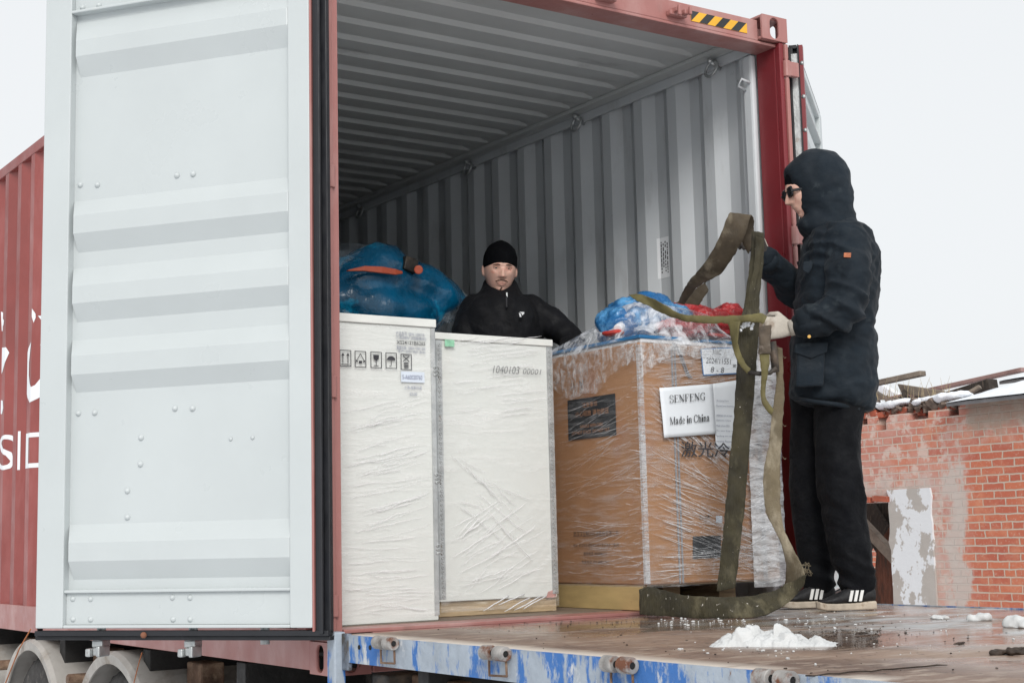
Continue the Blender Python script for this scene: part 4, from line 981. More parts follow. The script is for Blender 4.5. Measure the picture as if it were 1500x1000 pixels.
# ================================================================== lifting slings
webm = mk('muddy_webbing', (.050, .043, .022), .85, var=.3, scale=9, bump=1, bscale=150, bstretch=(1, 1, .06), bdist=.006,
          dirt=[((.12, .105, .062), 8, .54, .68, (1, 1, .6)), ((.022, .019, .012), 6, .54, .68, (1, 1, .7)), ((.50, .47, .42), 55, .66, .69, (1, 1, 1))])
oliv = mk('olive_webbing', (.15, .13, .05), .8, var=.2, scale=14, bump=.6, bscale=110, bdist=.004, dirt=[((.11, .09, .045), 7, .52, .68, (1, 1, .6)), ((.5, .48, .42), 45, .72, .75, (1, 1, 1))])
brn = mk('worn_brown_sleeve', (.11, .085, .062), .8, var=.3, scale=14, bump=.7, bscale=50, dirt=[((.24, .2, .17), 12, .55, .68, (1, 1, 1))])
def dep(px, py, D): return CAM+ray(px, py)*D
def ribbon(rows, name, mat, parent, thick=.007, n=7, cross=6, rough=.0025, sag=.0):
    """rows: (x,y,D of one edge, x,y,D of the other) -> a woven band with thickness and slightly rolled section"""
    R_ = crom([tuple(map(float, r)) for r in rows], n); vs = []; m = cross
    for i, r in enumerate(R_):
        a = dep(r[0], r[1], r[2]); b = dep(r[3], r[4], r[5])
        for k in range(m+1):
            t = k/m; p = a.lerp(b, t); e = 1 if 0 < k < m else .3
            p = p + CF*(-sag*math.sin(math.pi*t)) + V(noise.noise(p*30), noise.noise(p*30+V(9, 0, 0)), noise.noise(p*30+V(0, 9, 0)))*rough*1.4
            if k in (0, m): p = p+(b-a).normalized()*(noise.noise(V(i*.9, k, 3))*.0022)
            vs.append(p)
    fs = [(i*(m+1)+k, (i+1)*(m+1)+k, (i+1)*(m+1)+k+1, i*(m+1)+k+1) for i in range(len(R_)-1) for k in range(m)]
    o = MB().add(vs, fs).build(name, mat, parent, smooth=True)
    md = o.modifiers.new('thick', 'SOLIDIFY'); md.thickness = thick; md.offset = 0
    md = o.modifiers.new('bev', 'BEVEL'); md.width = .0015; md.segments = 1; md.limit_method = 'ANGLE'
    return o
def drow(rows, D):
    """add distances: D is one number or a list of one per row"""
    o = []
    for i, r in enumerate(rows):
        d = D[i] if isinstance(D, list) else D
        o.append((r[0], r[1], d[0] if isinstance(d, tuple) else d, r[2], r[3], d[1] if isinstance(d, tuple) else d))
    return o
sl1 = thing('lifting_sling', (1.55, -.35, DZ), 'wide muddy brown lifting sling looped on the deck and pulled upright by the worker', 'sling', 'cargo slings')
A = [(1101, 338, 1119, 341), (1100, 370, 1119, 372), (1096, 404, 1116, 405), (1091, 443, 1112, 444), (1086, 462, 1112, 463), (1082, 480, 1112, 480), (1080, 520, 1109, 520), (1078, 560, 1106, 560),
     (1074, 620, 1101, 620), (1067, 690, 1095, 690), (1063, 740, 1091, 740), (1057, 800, 1084, 800), (1050, 866, 1077, 860)]
ribbon(drow(A, [6.2, 6.2, 6.19, 6.18, 6.17, 6.16, 6.15, 6.15, 6.14, 6.13, 6.12, 6.10, 6.08]), 'sling_leg', webm, sl1, sag=.004)
A2 = [(1107, 345, 1117, 350), (1105, 380, 1113, 384), (1100, 410, 1109, 412), (1093, 440, 1102, 446), (1087, 462, 1096, 470)]
ribbon(drow(A2, 6.175), 'sling_leg', webm, sl1, thick=.005)
Bq = [(1096, 372, 1104, 352), (1086, 352, 1104, 334), (1076, 328, 1104, 322), (1069, 312, 1099, 317), (1057, 340, 1090, 346), (1043, 368, 1074, 376), (1025, 394, 1056, 400), (1009, 412, 1036, 411), (1002, 424, 1020, 421), (997, 434, 1007, 438), (994, 444, 1002, 446)]
ribbon(drow(Bq, [6.3, 6.29, 6.25, 6.2, 6.2, 6.25, 6.32, (6.42, 6.38), 6.5, 6.56, 6.6]), 'sling_arch', mk('brown_webbing', (.085, .064, .04), .8, var=.25, scale=9, bump=.6, bscale=110, bdist=.004, dirt=[((.2, .17, .12), 7, .52, .68, (1, 1, .6))]), sl1, sag=.01)
T2 = [(1037, 410, 1030, 411), (1022, 421, 1037, 424), (1005, 433, 1031, 436), (990, 444, 1024, 447)]
ribbon(drow(T2, 6.6), 'sling_tail', bpy.data.materials['brown_webbing'], sl1)
F_ = [(1139, 508, 1146, 510), (1136, 532, 1147, 546), (1137, 560, 1148, 562), (1133, 588, 1148, 590), (1130, 610, 1146, 616), (1127, 644, 1145, 646), (1121, 675, 1143, 676), (1118, 710, 1143, 712), (1122, 750, 1144, 746), (1136, 778, 1149, 776), (1148, 806, 1161, 802), (1152, 832, 1172, 822), (1150, 858, 1179, 842)]
tan = mk('dusty_tan_webbing', (.155, .125, .078), .85, var=.2, scale=10, bump=.7, bscale=120, bdist=.004, dirt=[((.30, .26, .19), 9, .5, .66, (1, 1, .5)), ((.08, .06, .035), 5, .56, .7, (1, 1, .7)), ((.55, .53, .5), 38, .71, .74, (1, 1, 1))])
ribbon(drow(F_, [6.08, 6.07, 6.06, 6.05, 6.04, 6.02, 6.0, 5.98, 5.96, 5.95, 5.94, (5.97, 5.9), (6.0, 5.85)]), 'sling_fall', tan, sl1, sag=.006)
# the loop lying on edge on the deck: bottom line on the deck, top line a band's width above
def on_deck(px, py): return at(px, py, z=DZ+.003)
def dist(p): return (p-CAM).dot(CF)
G = []
front = [(1181, 841, 1150, 856), (1177, 857, 1138, 864), (1158, 879, 1118, 869), (1137, 894, 1098, 873), (1108, 903, 1070, 874.5), (1060, 905, 1035, 873.5), (1010, 904, 1000, 870.5), (970, 902, 972, 864), (950, 900.5, 952, 861), (939, 899, 939, 865)]
Db = [5.84, 5.85, 5.86, 5.84, 5.8, 5.8, 5.86, 5.93, 5.97, 6.02]
rows = [(a, b, d, c, e, d+.03) for (a, b, c, e), d in zip(front, Db)]
rows += [(942, 894, 6.09, 941, 861, 6.09), (960, 890, 6.14, 958, 860, 6.14), (980, 888, 6.17, 978, 869, 6.17), (1010, 887, 6.18, 1010, 877, 6.18), (1050, 886, 6.18, 1050, 880, 6.18)]
ribbon(rows, 'sling_loop', webm, sl1, thick=.009, sag=.006)
# frayed ends and shackle
mb = MB()
for k in range(14):
    p = dep(1178+random.uniform(-4, 3), 826+random.uniform(-3, 10), 5.88); pts = [p]
    for j in range(4): pts.append(pts[-1]+V(random.uniform(-.004, .014), random.uniform(-.006, .006), random.uniform(-.014, .006)))
    mb.tube(pts, .0016, 4)
for (px, py) in ((1146, 620), (1146, 668), (1146, 520), (1143, 738), (1080, 800), (1104, 610), (1094, 745)):
    p = dep(px, py, 6.0); mb.tube([p, p+V(.012, 0, -.012), p+V(.02, 0, -.008)], .0013, 4)
mb.build('frayed_threads', tan, sl1)
# eye sleeve around the far hand
sl2 = thing('lifting_sling', (1.7, .1, z1), 'narrow olive lifting strap laid over the bundle and gripped by the gloved hand', 'sling', 'cargo slings')
Cq = [(921, 432, 933, 441), (938, 431, 948, 447), (964, 441, 970, 459), (997, 459, 1003, 470.5), (1036, 462.5, 1036, 473), (1070, 462, 1070, 473.5), (1092, 461, 1096, 471.5), (1112, 459, 1112, 472), (1124, 464, 1118, 474)]
ribbon(drow(Cq, [(6.40, 6.34), (6.36, 6.28), 6.22, 6.16, 6.12, 6.09, 6.07, 6.06, 6.05]), 'strap_band', oliv, sl2, thick=.003, sag=.004)
Dq = [(1066, 471, 1085, 470), (1070, 486, 1083, 482), (1073, 504, 1081, 500), (1078, 524, 1085, 518), (1086, 537, 1091, 531), (1095, 547, 1100, 540)]
ribbon(drow(Dq, [(6.1, 6.06), (6.08, 6.05), (6.08, 6.05), 6.05, 6.05, 6.05]), 'strap_band', oliv, sl2, sag=.004)
E1 = [(1112, 478, 1129, 476), (1112, 497, 1128, 496), (1112, 519, 1127, 518)]
ribbon(drow(E1, 6.0), 'strap_sleeve', brn, sl2, thick=.014, sag=.008)
E2 = [(1113, 516, 1127, 516), (1115, 546, 1125, 546), (1115, 570, 1121, 565), (1116, 588, 1121, 582), (1122, 599, 1127, 592), (1130, 608, 1133, 600)]
ribbon(drow(E2, [6.0, 6.0, 6.01, 6.01, 6.01, 6.01]), 'strap_band', oliv, sl2, sag=.005)
m = MB(); m.tube([dep(1096, 545, 6.05), dep(1112, 547, 6.03), dep(1128, 546, 6.03), dep(1137, 538, 6.03)], .009, 8); m.build('steel_pin', steel, sl2, smooth=True)
m = MB(); m.tube([dep(1131, 500, 6.04), dep(1134, 522, 6.04), dep(1136, 545, 6.04)], .016, 8); m.build('steel_hook', steel, sl2, smooth=True)
mb = MB()
for k in range(26):
    px, py = random.choice([(1093, 474), (1100, 478), (1088, 480), (1095, 470)]); c = dep(px+random.uniform(-4, 4), py+random.uniform(-4, 6), 6.10); mb.ball(c, random.uniform(.004, .009), 6, 4)
mb.build('ice_crust', snow, sl2)

# ================================================================== people
skin = mk('skin', (.70, .43, .34), .5, var=.07, scale=18, bump=.08, bscale=90, dirt=[((.62, .26, .20), 22, .55, .7, (1, 1, 1))])
skin.node_tree.nodes['Principled BSDF'].inputs['Subsurface Weight'].default_value = .08
skin.node_tree.nodes['Principled BSDF'].inputs['Subsurface Radius'].default_value = (.01, .004, .002)
navy = mk('dark_teal_canvas', (.010, .0165, .024), .78, var=.2, scale=5, bump=.55, bscale=7, spec=.22, sheen=.03, bstretch=(1, 1, 1.8), bdist=.02, dirt=[((.035, .045, .052), 11, .60, .75, (1, 1, 1))])  # lighter patches put soft fold highlights into the cloth colour
navy2 = mk('black_trousers_cloth', (.003, .0036, .0055), .85, var=.2, scale=5, bump=.9, bscale=8, spec=.2, sheen=.01, bdist=.025, dirt=[((.035, .036, .042), 22, .68, .74, (1, 1, .5))])
fleece = mk('black_softshell', (.0035, .004, .006), .75, var=.2, scale=6, bump=.8, bscale=8, spec=.22, sheen=.02, bdist=.02)
knit = mk('black_knit', (.004, .0045, .006), .95, var=.2, bump=.5, bscale=120, spec=.08, bdist=.003)
glovem = mk('soiled_cotton_glove', (.50, .46, .40), .9, var=.1, scale=20, bump=.6, bscale=160, bdist=.002, dirt=[((.26, .20, .15), 14, .52, .68, (1, 1, 1))])
dglove = mk('dirty_glove_palm', (.09, .08, .072), .9, var=.3, scale=20, bump=.6, bscale=100, bdist=.003, dirt=[((.3, .27, .23), 20, .6, .7, (1, 1, 1))])
hairm = mk('brown_hair', (.10, .048, .028), .7, var=.3, scale=60, bump=.6, bscale=120, bdist=.003)
eyew = mk('eye_white', (.62, .58, .55), .25); iris = mk('iris', (.03, .035, .03), .2); lipm = mk('lips', (.58, .31, .25), .45, var=.1, scale=30)
E1_ = V(math.cos(YAW), -math.sin(YAW), 0); E3_ = V(math.sin(YAW), math.cos(YAW), 0)   # picture right, away from the camera
class Fig:
    """pixel -> world on the upright plane through the person's feet, b metres behind it"""
    def __init__(s, P): s.P = Vector(P)
    def __call__(s, px, py, b=0.0):
        d = ray(px, py); t = ((s.P+E3_*b-CAM).dot(E3_))/d.dot(E3_); return CAM+d*t
def sect(c, u, v, e=2.3, n=26):
    """superelliptic ring about c with half-axes u, v"""
    o = []
    for k in range(n):
        q = 2*math.pi*k/n; a, b_ = math.cos(q), math.sin(q)
        o.append(c+u*math.copysign(abs(a)**(2/e), a)+v*math.copysign(abs(b_)**(2/e), b_))
    return o
def limb(mb, pts, n=16):
    """pts: list of (Vector, radius)"""
    C_ = crom([(*p, r) for p, r in pts], 4); mb.tube([V(*c[:3]) for c in C_], [c[3] for c in C_], n); mb.ball(C_[0][:3], C_[0][3], 14, 8); mb.ball(C_[-1][:3], C_[-1][3], 14, 8); return mb
def torso(mb, fg, rows, n=28, e=2.4):
    """rows: (py, px front/left, px back/right, half thickness, b offset)"""
    rs = []
    for r in crom([tuple(map(float, r)) for r in rows], 3):
        a = fg(r[1], r[0], r[4]); b = fg(r[2], r[0], r[4]); rs.append(sect((a+b)/2, (b-a)/2, E3_*r[3], e, n))
    mb.rings(rs); return mb
def folds(scale, amp, direc=(1, 1, 1), seed=0, ridge=True):
    d = Vector(direc)
    def f(c, n):
        q = V(c.x*d.x, c.y*d.y, c.z*d.z)*scale+V(seed, seed*2, 0)
        q = q+noise.noise_vector(q*.5)*.7
        v = noise.noise(q); v = (1-abs(v)*2.2) if ridge else v
        return amp*v
    return f
def head_mesh(c, fwd, up, hh=.235, wid=.150, dep_=.19):
    """head with brow, sockets, nose, lips, chin; c = centre, hh = height"""
    fwd = fwd.normalized(); right = fwd.cross(up).normalized(); up = right.cross(fwd).normalized()
    nu, nv = 96, 84; rs = []
    def g(x, z, x0, z0, sx, sz): return math.exp(-((x-x0)/sx)**2-((z-z0)/sz)**2)
    for j in range(1, nv):
        th = math.pi*j/nv; ring = []
        for k in range(nu):
            ph = 2*math.pi*k/nu
            x = math.sin(th)*math.sin(ph); y = math.sin(th)*math.cos(ph); z = math.cos(th)      # y forward
            zz = z*hh/2
            # jaw narrows, cranium widens
            tw = 1.0-.34*max(0, -z)**1.6-.02*max(0, z); td = 1.0-(.10*max(0, -z) if y > 0 else .42*max(0, -z)**.8)
            X_ = x*wid/2*tw; Y_ = y*dep_/2*td
            if y > -.1:
                fy = max(0, y)**.3
                sx_ = X_/.075; sz_ = zz/.1175
                d = 0
                d += .006*g(abs(sx_), sz_, .30, .16, .34, .10)                   # brow
                d -= .011*g(abs(sx_), sz_, .42, .02, .17, .12)                   # sockets
                d -= .004*g(sx_, sz_, 0, .10, .13, .08)                          # nasion
                nz_ = max(0, min(1, (.10-sz_)/.42)) if sz_ > -.34 else max(0, 1-(-.34-sz_)/.08)
                d += .027*nz_*math.exp(-(sx_/(.10+.09*nz_))**2)*(1 if sz_ > -.45 else 0)
                d += .005*g(abs(sx_), sz_, .20, -.30, .09, .07)                  # nostril wings
                d += .005*g(abs(sx_), sz_, .62, -.12, .22, .18)                  # cheekbones
                d -= .004*g(abs(sx_), sz_, .48, -.50, .16, .18)                  # hollow of the cheek
                d += .004*g(sx_, sz_, 0, -.53, .34, .05)+.003*g(sx_, sz_, 0, -.64, .28, .05)   # lips
                d -= .003*g(sx_, sz_, 0, -.58, .30, .022)
                d -= .005*g(sx_, sz_, 0, -.74, .3, .05)
                d += .013*g(sx_, sz_, 0, -.90, .30, .13)                         # chin
                d += .004*g(sx_, sz_, 0, .50, .6, .3)
                Y_ += d*fy; 
            ring.append(c+right*X_+fwd*Y_+up*zz)
        rs.append(ring)
    return MB().rings(rs), right, fwd, up
def eye(c, r_, f_, u_, sx, par, col=iris):
    p = c+r_*sx*.031+f_*.0785+u_*.0045
    o = MB(); o.ball(V(0, 0, 0), .0120, 16, 12); me = o.mesh('eye'); me.transform(Matrix.Translation(p)); link('eye', me, eyew, par, smooth=True)
    m = MB(); m.tube([p+f_*.0102, p+f_*.0120, p+f_*.0124], [.0064, .0056, .0005], 14); m.build('iris', iris, par, smooth=True)
    pts = [p+r_*(t*.0155)+u_*(.0062-.0042*t*t)+f_*(.0136-.0045*t*t) for t in (-1, -.6, -.2, .2, .6, 1)]; m = MB(); m.tube(pts, .0013, 6); m.build('eyelashes', hairm, par, smooth=True)
    for s_, zo, th in ((1, .0052, .0030), (-1, -.0062, .0022)):     # lids
        pts = [p+r_*(t*.0145)+u_*(zo*(1-(t*t)*.8))+f_*(.0112-.0045*t*t) for t in (-1, -.6, -.2, .2, .6, 1)]
        m = MB(); m.tube(pts, th, 8); m.build('eyelid', skin, par, smooth=True)
def hand(wrist, fdir, pdir, mat, name, par, curls=(70, 78, 80, 76), scale=1.0, thumb_side=1, spread=.0):
    """closed or half-closed hand. fdir: wrist->knuckles, pdir: out of the palm. Fingers curl toward pdir."""
    fdir = fdir.normalized(); pdir = (pdir-fdir*pdir.dot(fdir)).normalized(); sd_ = fdir.cross(pdir).normalized()*thumb_side; s = scale; mb = MB()
    # palm
    rs = []
    for t, wd, th in ((-.03, .026, .019), (0, .029, .019), (.03, .038, .017), (.06, .042, .016), (.085, .042, .014), (.094, .036, .010)):
        rs.append(sect(wrist+fdir*t*s, sd_*wd*s, pdir*th*s, 2.6, 20))
    mb.rings(rs)
    L_ = [(.040, .027, .022), (.044, .030, .023), (.041, .028, .022), (.032, .021, .019)]
    for i in range(4):
        off = (.030-.0205*i); p = wrist+fdir*(.086-.004*abs(i-1.2))*s+sd_*off*s; ang = 0; P_ = [p-fdir*.02*s, p]
        d = fdir
        for j, l in enumerate(L_[i]):
            ang += R(curls[i])*(1, 1.15, .7)[j]; d = fdir*math.cos(ang)+pdir*math.sin(ang)+sd_*spread*(1.2-i)*.1; p = p+d.normalized()*l*s; P_.append(p)
        rad = [.0105, .0102, .0096, .0088, .0075]; rad = [r_*s*(.9 if i == 3 else 1) for r_ in rad]
        mb.tube(P_, rad, 12); mb.ball(P_[-1], rad[-1], 10, 6); [mb.ball(q, r_*1.03, 10, 6) for q, r_ in zip(P_[1:-1], rad[1:-1])]
    p = wrist+fdir*.022*s+sd_*.028*s; P_ = [p-sd_*.01*s, p]
    for l, (a, b_, c_) in ((.034, (.6, .35, .7)), (.030, (.75, .65, .05)), (.024, (.45, .8, -.45))):
        p = p+(fdir*a+pdir*b_+sd_*c_).normalized()*l*s; P_.append(p)
    rad = [.014*s, .0145*s, .012*s, .0105*s, .0085*s]; mb.tube(P_, rad, 12); mb.ball(P_[-1], rad[-1], 10, 6); [mb.ball(q, r_, 10, 6) for q, r_ in zip(P_[:-1], rad)]
    me = remesh(mb, .0036*s, 2, .4); displace(me, lambda c, n: .0008*noise.noise(c*160)); return link(name, me, mat, par, smooth=True)

# ------------------------------------------------------------------ worker on the deck, seen from his left side
P0 = V(2.22, -.40, DZ); fg = Fig(P0)
man = thing('person', P0, 'man in dark hooded work jacket, black trousers and sunglasses standing on the deck holding slings', 'person', 'workers')
hc = fg(1185, 281, 0); hf = (-E1_*.97-V(0, 0, 1)*.16-E3_*.12)
hm, hr, hfw, hup = head_mesh(hc, hf, V(0, 0, 1), .255, .155, .20)
# neck and trunk carry the head as one body, hands in gloves apart
nb = MB(); limb(nb, [(fg(1192, 300, 0), .06), (fg(1205, 345, 0), .065), (fg(1218, 400, 0), .10), (fg(1222, 480, 0), .11)])
for k in range(len(hm.v)): pass
nb.add(hm.v, hm.f); body = link('body', remesh(nb, .0042, 1, .3), skin, man, smooth=True)
# hood, jacket
jk = MB()
torso(jk, fg, [(221, 1190, 1206, .02, 0), (226, 1174, 1222, .06, 0), (236, 1159, 1233, .092, 0), (248, 1149, 1240, .112, 0), (258, 1150, 1244, .12, 0), (275, 1157, 1247, .122, 0), (290, 1164, 1248, .118, 0), (305, 1171, 1249, .114, 0),
      (318, 1176, 1251, .114, 0), (328, 1170, 1255, .12, 0), (337, 1174, 1262, .14, 0), (348, 1185, 1268, .16, 0)], e=2.1)
hood = remesh(jk, .009, 4)
displace(hood, folds(8, .0075, (1, 1, 1.5), 3)); displace(hood, lambda c, n: .0035*noise.noise(c*28))
link('hood', hood, navy, man, smooth=True)
jk = MB()
torso(jk, fg, [(330, 1196, 1252, .10, 0), (342, 1186, 1266, .17, 0), (360, 1179, 1277, .215, 0), (390, 1175, 1282, .225, 0), (430, 1170, 1282, .215, 0), (470, 1165, 1280, .195, 0), (520, 1162, 1279, .20, 0), (560, 1162, 1280, .205, 0), (583, 1163, 1278, .205, 0), (592, 1180, 1276, .19, 0), (600, 1225, 1272, .15, 0)])
far_ = [(fg(1212, 362, .18), .082), (fg(1196, 396, .24), .078), (fg(1176, 426, .25), .072), (fg(1156, 417, .2), .066), (fg(1136, 398, .12), .060), (fg(1121, 379, .05), .052)]
near_ = [(fg(1238, 353, -.16), .088), (fg(1243, 385, -.23), .086), (fg(1241, 425, -.27), .080), (fg(1234, 455, -.28), .078), (fg(1214, 462, -.28), .070), (fg(1196, 467, -.27), .064), (fg(1181, 472, -.26), .058)]
limb(jk, far_); limb(jk, near_)
jacket = remesh(jk, .0085, 4)
elb = near_[3][0]; shl = near_[0][0]; fe = far_[2][0]
def jf(c, n):
    v = folds(6.5, .010, (1, 1, 1.4), 5)(c, n)+folds(15, .004, (1, 1, 1.6), 15)(c, n)
    for p, r_ in ((elb, .16), (shl, .15), (fe, .16)):
        k = math.exp(-((c-p).length/r_)**2); v += k*.026*(.5-abs(noise.noise(V((c-p).dot(E1_)*9+ (c.z-p.z)*16, c.dot(E3_)*6, 2)))*2)
    v += .003*noise.noise(c*30)
    zz = fg(1220, 484).z; v -= .010*math.exp(-((c.z-zz)/.012)**2)*(1 if (c-elb).length > .12 else 0)      # waist drawcord
    return v
displace(jacket, jf)
link('jacket', jacket, navy, man, smooth=True)
# cuffs, hem, pocket, flap, buttons, badge
m = MB(); m.tube([fg(1188, 470, -.265), fg(1178, 473, -.258), fg(1171, 475, -.252)], [.0645, .066, .062], 24); m.build('cuff', navy, man, smooth=True)
m = MB(); m.tube([fg(1128, 387, .085), fg(1119, 377, .045)], [.058, .056], 20); m.build('cuff', navy, man, smooth=True)
def patch(q, b, name, mat, th=.012, bev=.006, lift=0):
    P = [fg(x, y, b) for x, y in q]; return MB().prism(P, -E3_*th).build(name, mat, man, bevel=bev)
patch([(1166, 514), (1207, 512), (1205, 566), (1164, 568)], -.197, 'cargo_pocket', navy, .028, .010)
patch([(1164, 503), (1212, 501), (1211, 516), (1187, 526), (1163, 517)], -.218, 'pocket_flap', navy, .014, .005)
patch([(1176, 384), (1190, 383), (1189, 394), (1183, 402), (1175, 397)], -.165, 'pocket_flap', navy, .014, .004)
patch([(1236, 370.5), (1246.5, 370.5), (1246, 377.5), (1235.5, 377)], -.330, 'sleeve_badge', mk('orange_badge', (.50, .16, .07), .7, var=.2, scale=60), .006, .001)
brass = mk('brass', (.55, .33, .10), .35, .8); c = fg(1185, 493, -.325); MB().cyl(c, c-E3_*.006, .007, 12).build('cuff_button', brass, man)
MB().tube([fg(1163, 583, -.1), fg(1190, 588, -.19), fg(1225, 592, -.20), fg(1258, 599, -.15)], .010, 8).build('hem', navy, man, smooth=True)
# trousers
tq = MB()
limb(tq, [(fg(1193, 560, .09), .10), (fg(1192, 610, .09), .092), (fg(1188, 660, .1), .083), (fg(1186, 700, .1), .078), (fg(1187, 745, .11), .076), (fg(1193, 795, .11), .071), (fg(1199, 838, .11), .066), (fg(1201, 853, .11), .064)], 20)
limb(tq, [(fg(1232, 560, -.07), .105), (fg(1230, 605, -.08), .098), (fg(1228, 660, -.09), .092), (fg(1231, 710, -.10), .088), (fg(1239, 765, -.10), .086), (fg(1247, 810, -.10), .080), (fg(1252, 843, -.10), .074), (fg(1253, 858, -.10), .072)], 20)
tm = remesh(tq, .0085, 4)
kn = fg(1232, 735, -.12); an = fg(1250, 840, -.1); an2 = fg(1200, 838, .1)
def tf(c, n):
    v = folds(5, .012, (1.6, 1.6, .55), 11)(c, n)
    for p, r_, a_ in ((kn, .14, .012), (an, .11, .020), (an2, .11, .018)):
        k = math.exp(-((c-p).length/r_)**2); v += k*a_*(.5-abs(noise.noise(V(c.dot(E1_)*9+c.z*4, c.z*17+c.dot(E1_)*7, p.z)))*2)
    return v+.002*noise.noise(c*35)
displace(tm, tf); link('trousers', tm, navy2, man, smooth=True)
# shoes
solem = mk('dirty_white_sole', (.52, .45, .36), .7, var=.2, scale=12, bump=.3, dirt=[((.25, .18, .12), 14, .56, .66, (1, 1, 1))])
shoem = mk('black_mesh_shoe', (.012, .012, .014), .7, var=.2, scale=20, bump=.6, bscale=130, bdist=.003)
wst = mk('white_stripe', (.72, .72, .70), .5)
def shoe(heel, toe, dirv, nearside=-1):
    L_ = (toe-heel).length; f_ = (toe-heel).normalized(); sdv = f_.cross(V(0, 0, 1)); mb = MB(); rs = []
    base = heel.copy(); base.z = DZ+.004
    for t, wd, zt in ((0, .010, .022), (.03, .030, .034), (.12, .036, .034), (.3, .036, .030), (.5, .040, .028), (.72, .048, .028), (.88, .042, .030), (.97, .026, .036), (1.0, .008, .040)):
        c = base+f_*L_*t; zb = 0 if t < .85 else (t-.85)*.06
        rs.append([c-sdv*wd+V(0, 0, zb), c-sdv*wd*1.04+V(0, 0, zt), c+sdv*wd*1.04+V(0, 0, zt), c+sdv*wd+V(0, 0, zb)])
    mb.rings(rs); s_ = mb.build('sole', solem, man, bevel=.005, smooth=False)
    mb = MB(); rs = []
    for t, wd, z0_, z1_ in ((.02, .026, .030, .085), (.08, .032, .030, .098), (.2, .033, .028, .100), (.34, .034, .028, .098), (.46, .036, .027, .090), (.6, .041, .026, .073), (.75, .043, .026, .056), (.88, .037, .028, .046), (.96, .022, .033, .040)):
        c = base+f_*L_*t+V(0, 0, (z0_+z1_)/2); rs.append(sect(c, sdv*wd, V(0, 0, (z1_-z0_)/2), 2.5, 20))
    mb.rings(rs); me = remesh(mb, .006, 3); displace(me, lambda c, n: .0015*noise.noise(c*60)); up_ = link('shoe', me, shoem, man, smooth=True)
    for k in range(3):
        a = base+f_*L_*(.30+.085*k)+sdv*.040*nearside+V(0, 0, .036); b_ = base+f_*L_*(.245+.085*k)+sdv*.033*nearside+V(0, 0, .080)
        MB().prism([a, b_, b_+f_*.013, a+f_*.013], sdv*nearside*.006).build('shoe_stripe', wst, up_, bevel=.001)
    m = MB()
    for k in range(5):
        c = base+f_*L_*(.42+.05*k)+V(0, 0, .099-.0085*k*1.1); m.tube([c-sdv*.022+V(0, 0, -.006), c+V(0, 0, .002), c+sdv*.022+V(0, 0, -.006)], .0032, 6)
    m.build('shoe_laces', black, up_)
ns = 1 if (-E1_).cross(V(0, 0, 1)).dot(-E3_) > 0 else -1
h1 = fg(1283, 886, -.12); t1 = fg(1196, 889, -.16); shoe(h1, t1, None, ns)
h2 = fg(1224, 884, .10); t2 = fg(1141, 886, .06); shoe(h2, t2, None, ns)
# gloves, watch, sunglasses
gl1 = hand(fg(1157, 480, -.235), (fg(1122, 480, -.235)-fg(1157, 480, -.235)), E3_, glovem, 'glove', man, curls=(48, 60, 66, 66), scale=1.14, thumb_side=-1)
m = MB(); m.tube([fg(1177, 475, -.25), fg(1168, 478, -.243), fg(1156, 481, -.237)], [.037, .035, .034], 20); m.build('glove_cuff', glovem, man, smooth=True)
mb = MB(); c = fg(1172, 476, -.243); ax = (fg(1180, 473, -.25)-fg(1160, 480, -.238)).normalized(); rs = []
for t in (-.009, .009):
    rs.append([c+ax*t+(E3_*math.cos(q)+ax.cross(E3_)*math.sin(q))*.0385 for q in [2*math.pi*k/20 for k in range(20)]])
mb.rings(rs); mb.build('watch_strap', mk('pale_strap', (.45, .47, .49), .5), man)
nrm = (-E3_*.9+V(0, 0, .45)-ax*.0); nrm = (nrm-ax*nrm.dot(ax)).normalized()
MB().obox(c+nrm*.039, ax*.011, ax.cross(nrm)*.021, nrm*.005).build('watch', mk('watch_glass', (.05, .055, .065), .12), man, bevel=.006, seg=3)
gl2 = hand(fg(1117, 372, .04), (fg(1103, 343, .0)-fg(1117, 372, .04)), -E1_*.75-E3_*.5, dglove, 'glove', man, curls=(58, 62, 66, 66), scale=1.15, thumb_side=-1)
m = MB(); m.tube([fg(1121, 380, .05), fg(1116, 366, .035), fg(1112, 352, .02)], [.034, .032, .026], 16); m.build('glove_cuff', glovem, man, smooth=True)
sg = mk('black_lens', (.008, .008, .01), .08)
mb = MB(); gc = hc+hfw*.098+hup*.006-V(0, 0, 0)
for s_ in (1, -1):
    c = gc+hr*s_*.034; mb.rings([sect(c+hfw*o-hr*s_*o*0, hr*.031*k, hup*.025*k, 4.0, 18) for o, k in ((-.006, .95), (0, 1), (.004, .9))])
    mb.obox(c+hr*s_*.034-hfw*.045, hr*.0025, hfw*.052, hup*.006)
mb.obox(gc+hup*.008, hr*.010, hfw*.003, hup*.003)
mb.build('sunglasses', sg, man, bevel=.002)
bn = MB(); bc = hc+hup*.052-hfw*.008; bn.ball(V(0, 0, 0), 1, 30, 16)
me = bn.mesh('beanie'); Mx = Matrix((hr*.082, hfw*.106, hup*.085)).transposed()
for v in me.vertices: v.co = bc+Mx@v.co
link('beanie', me, knit, man, smooth=True)

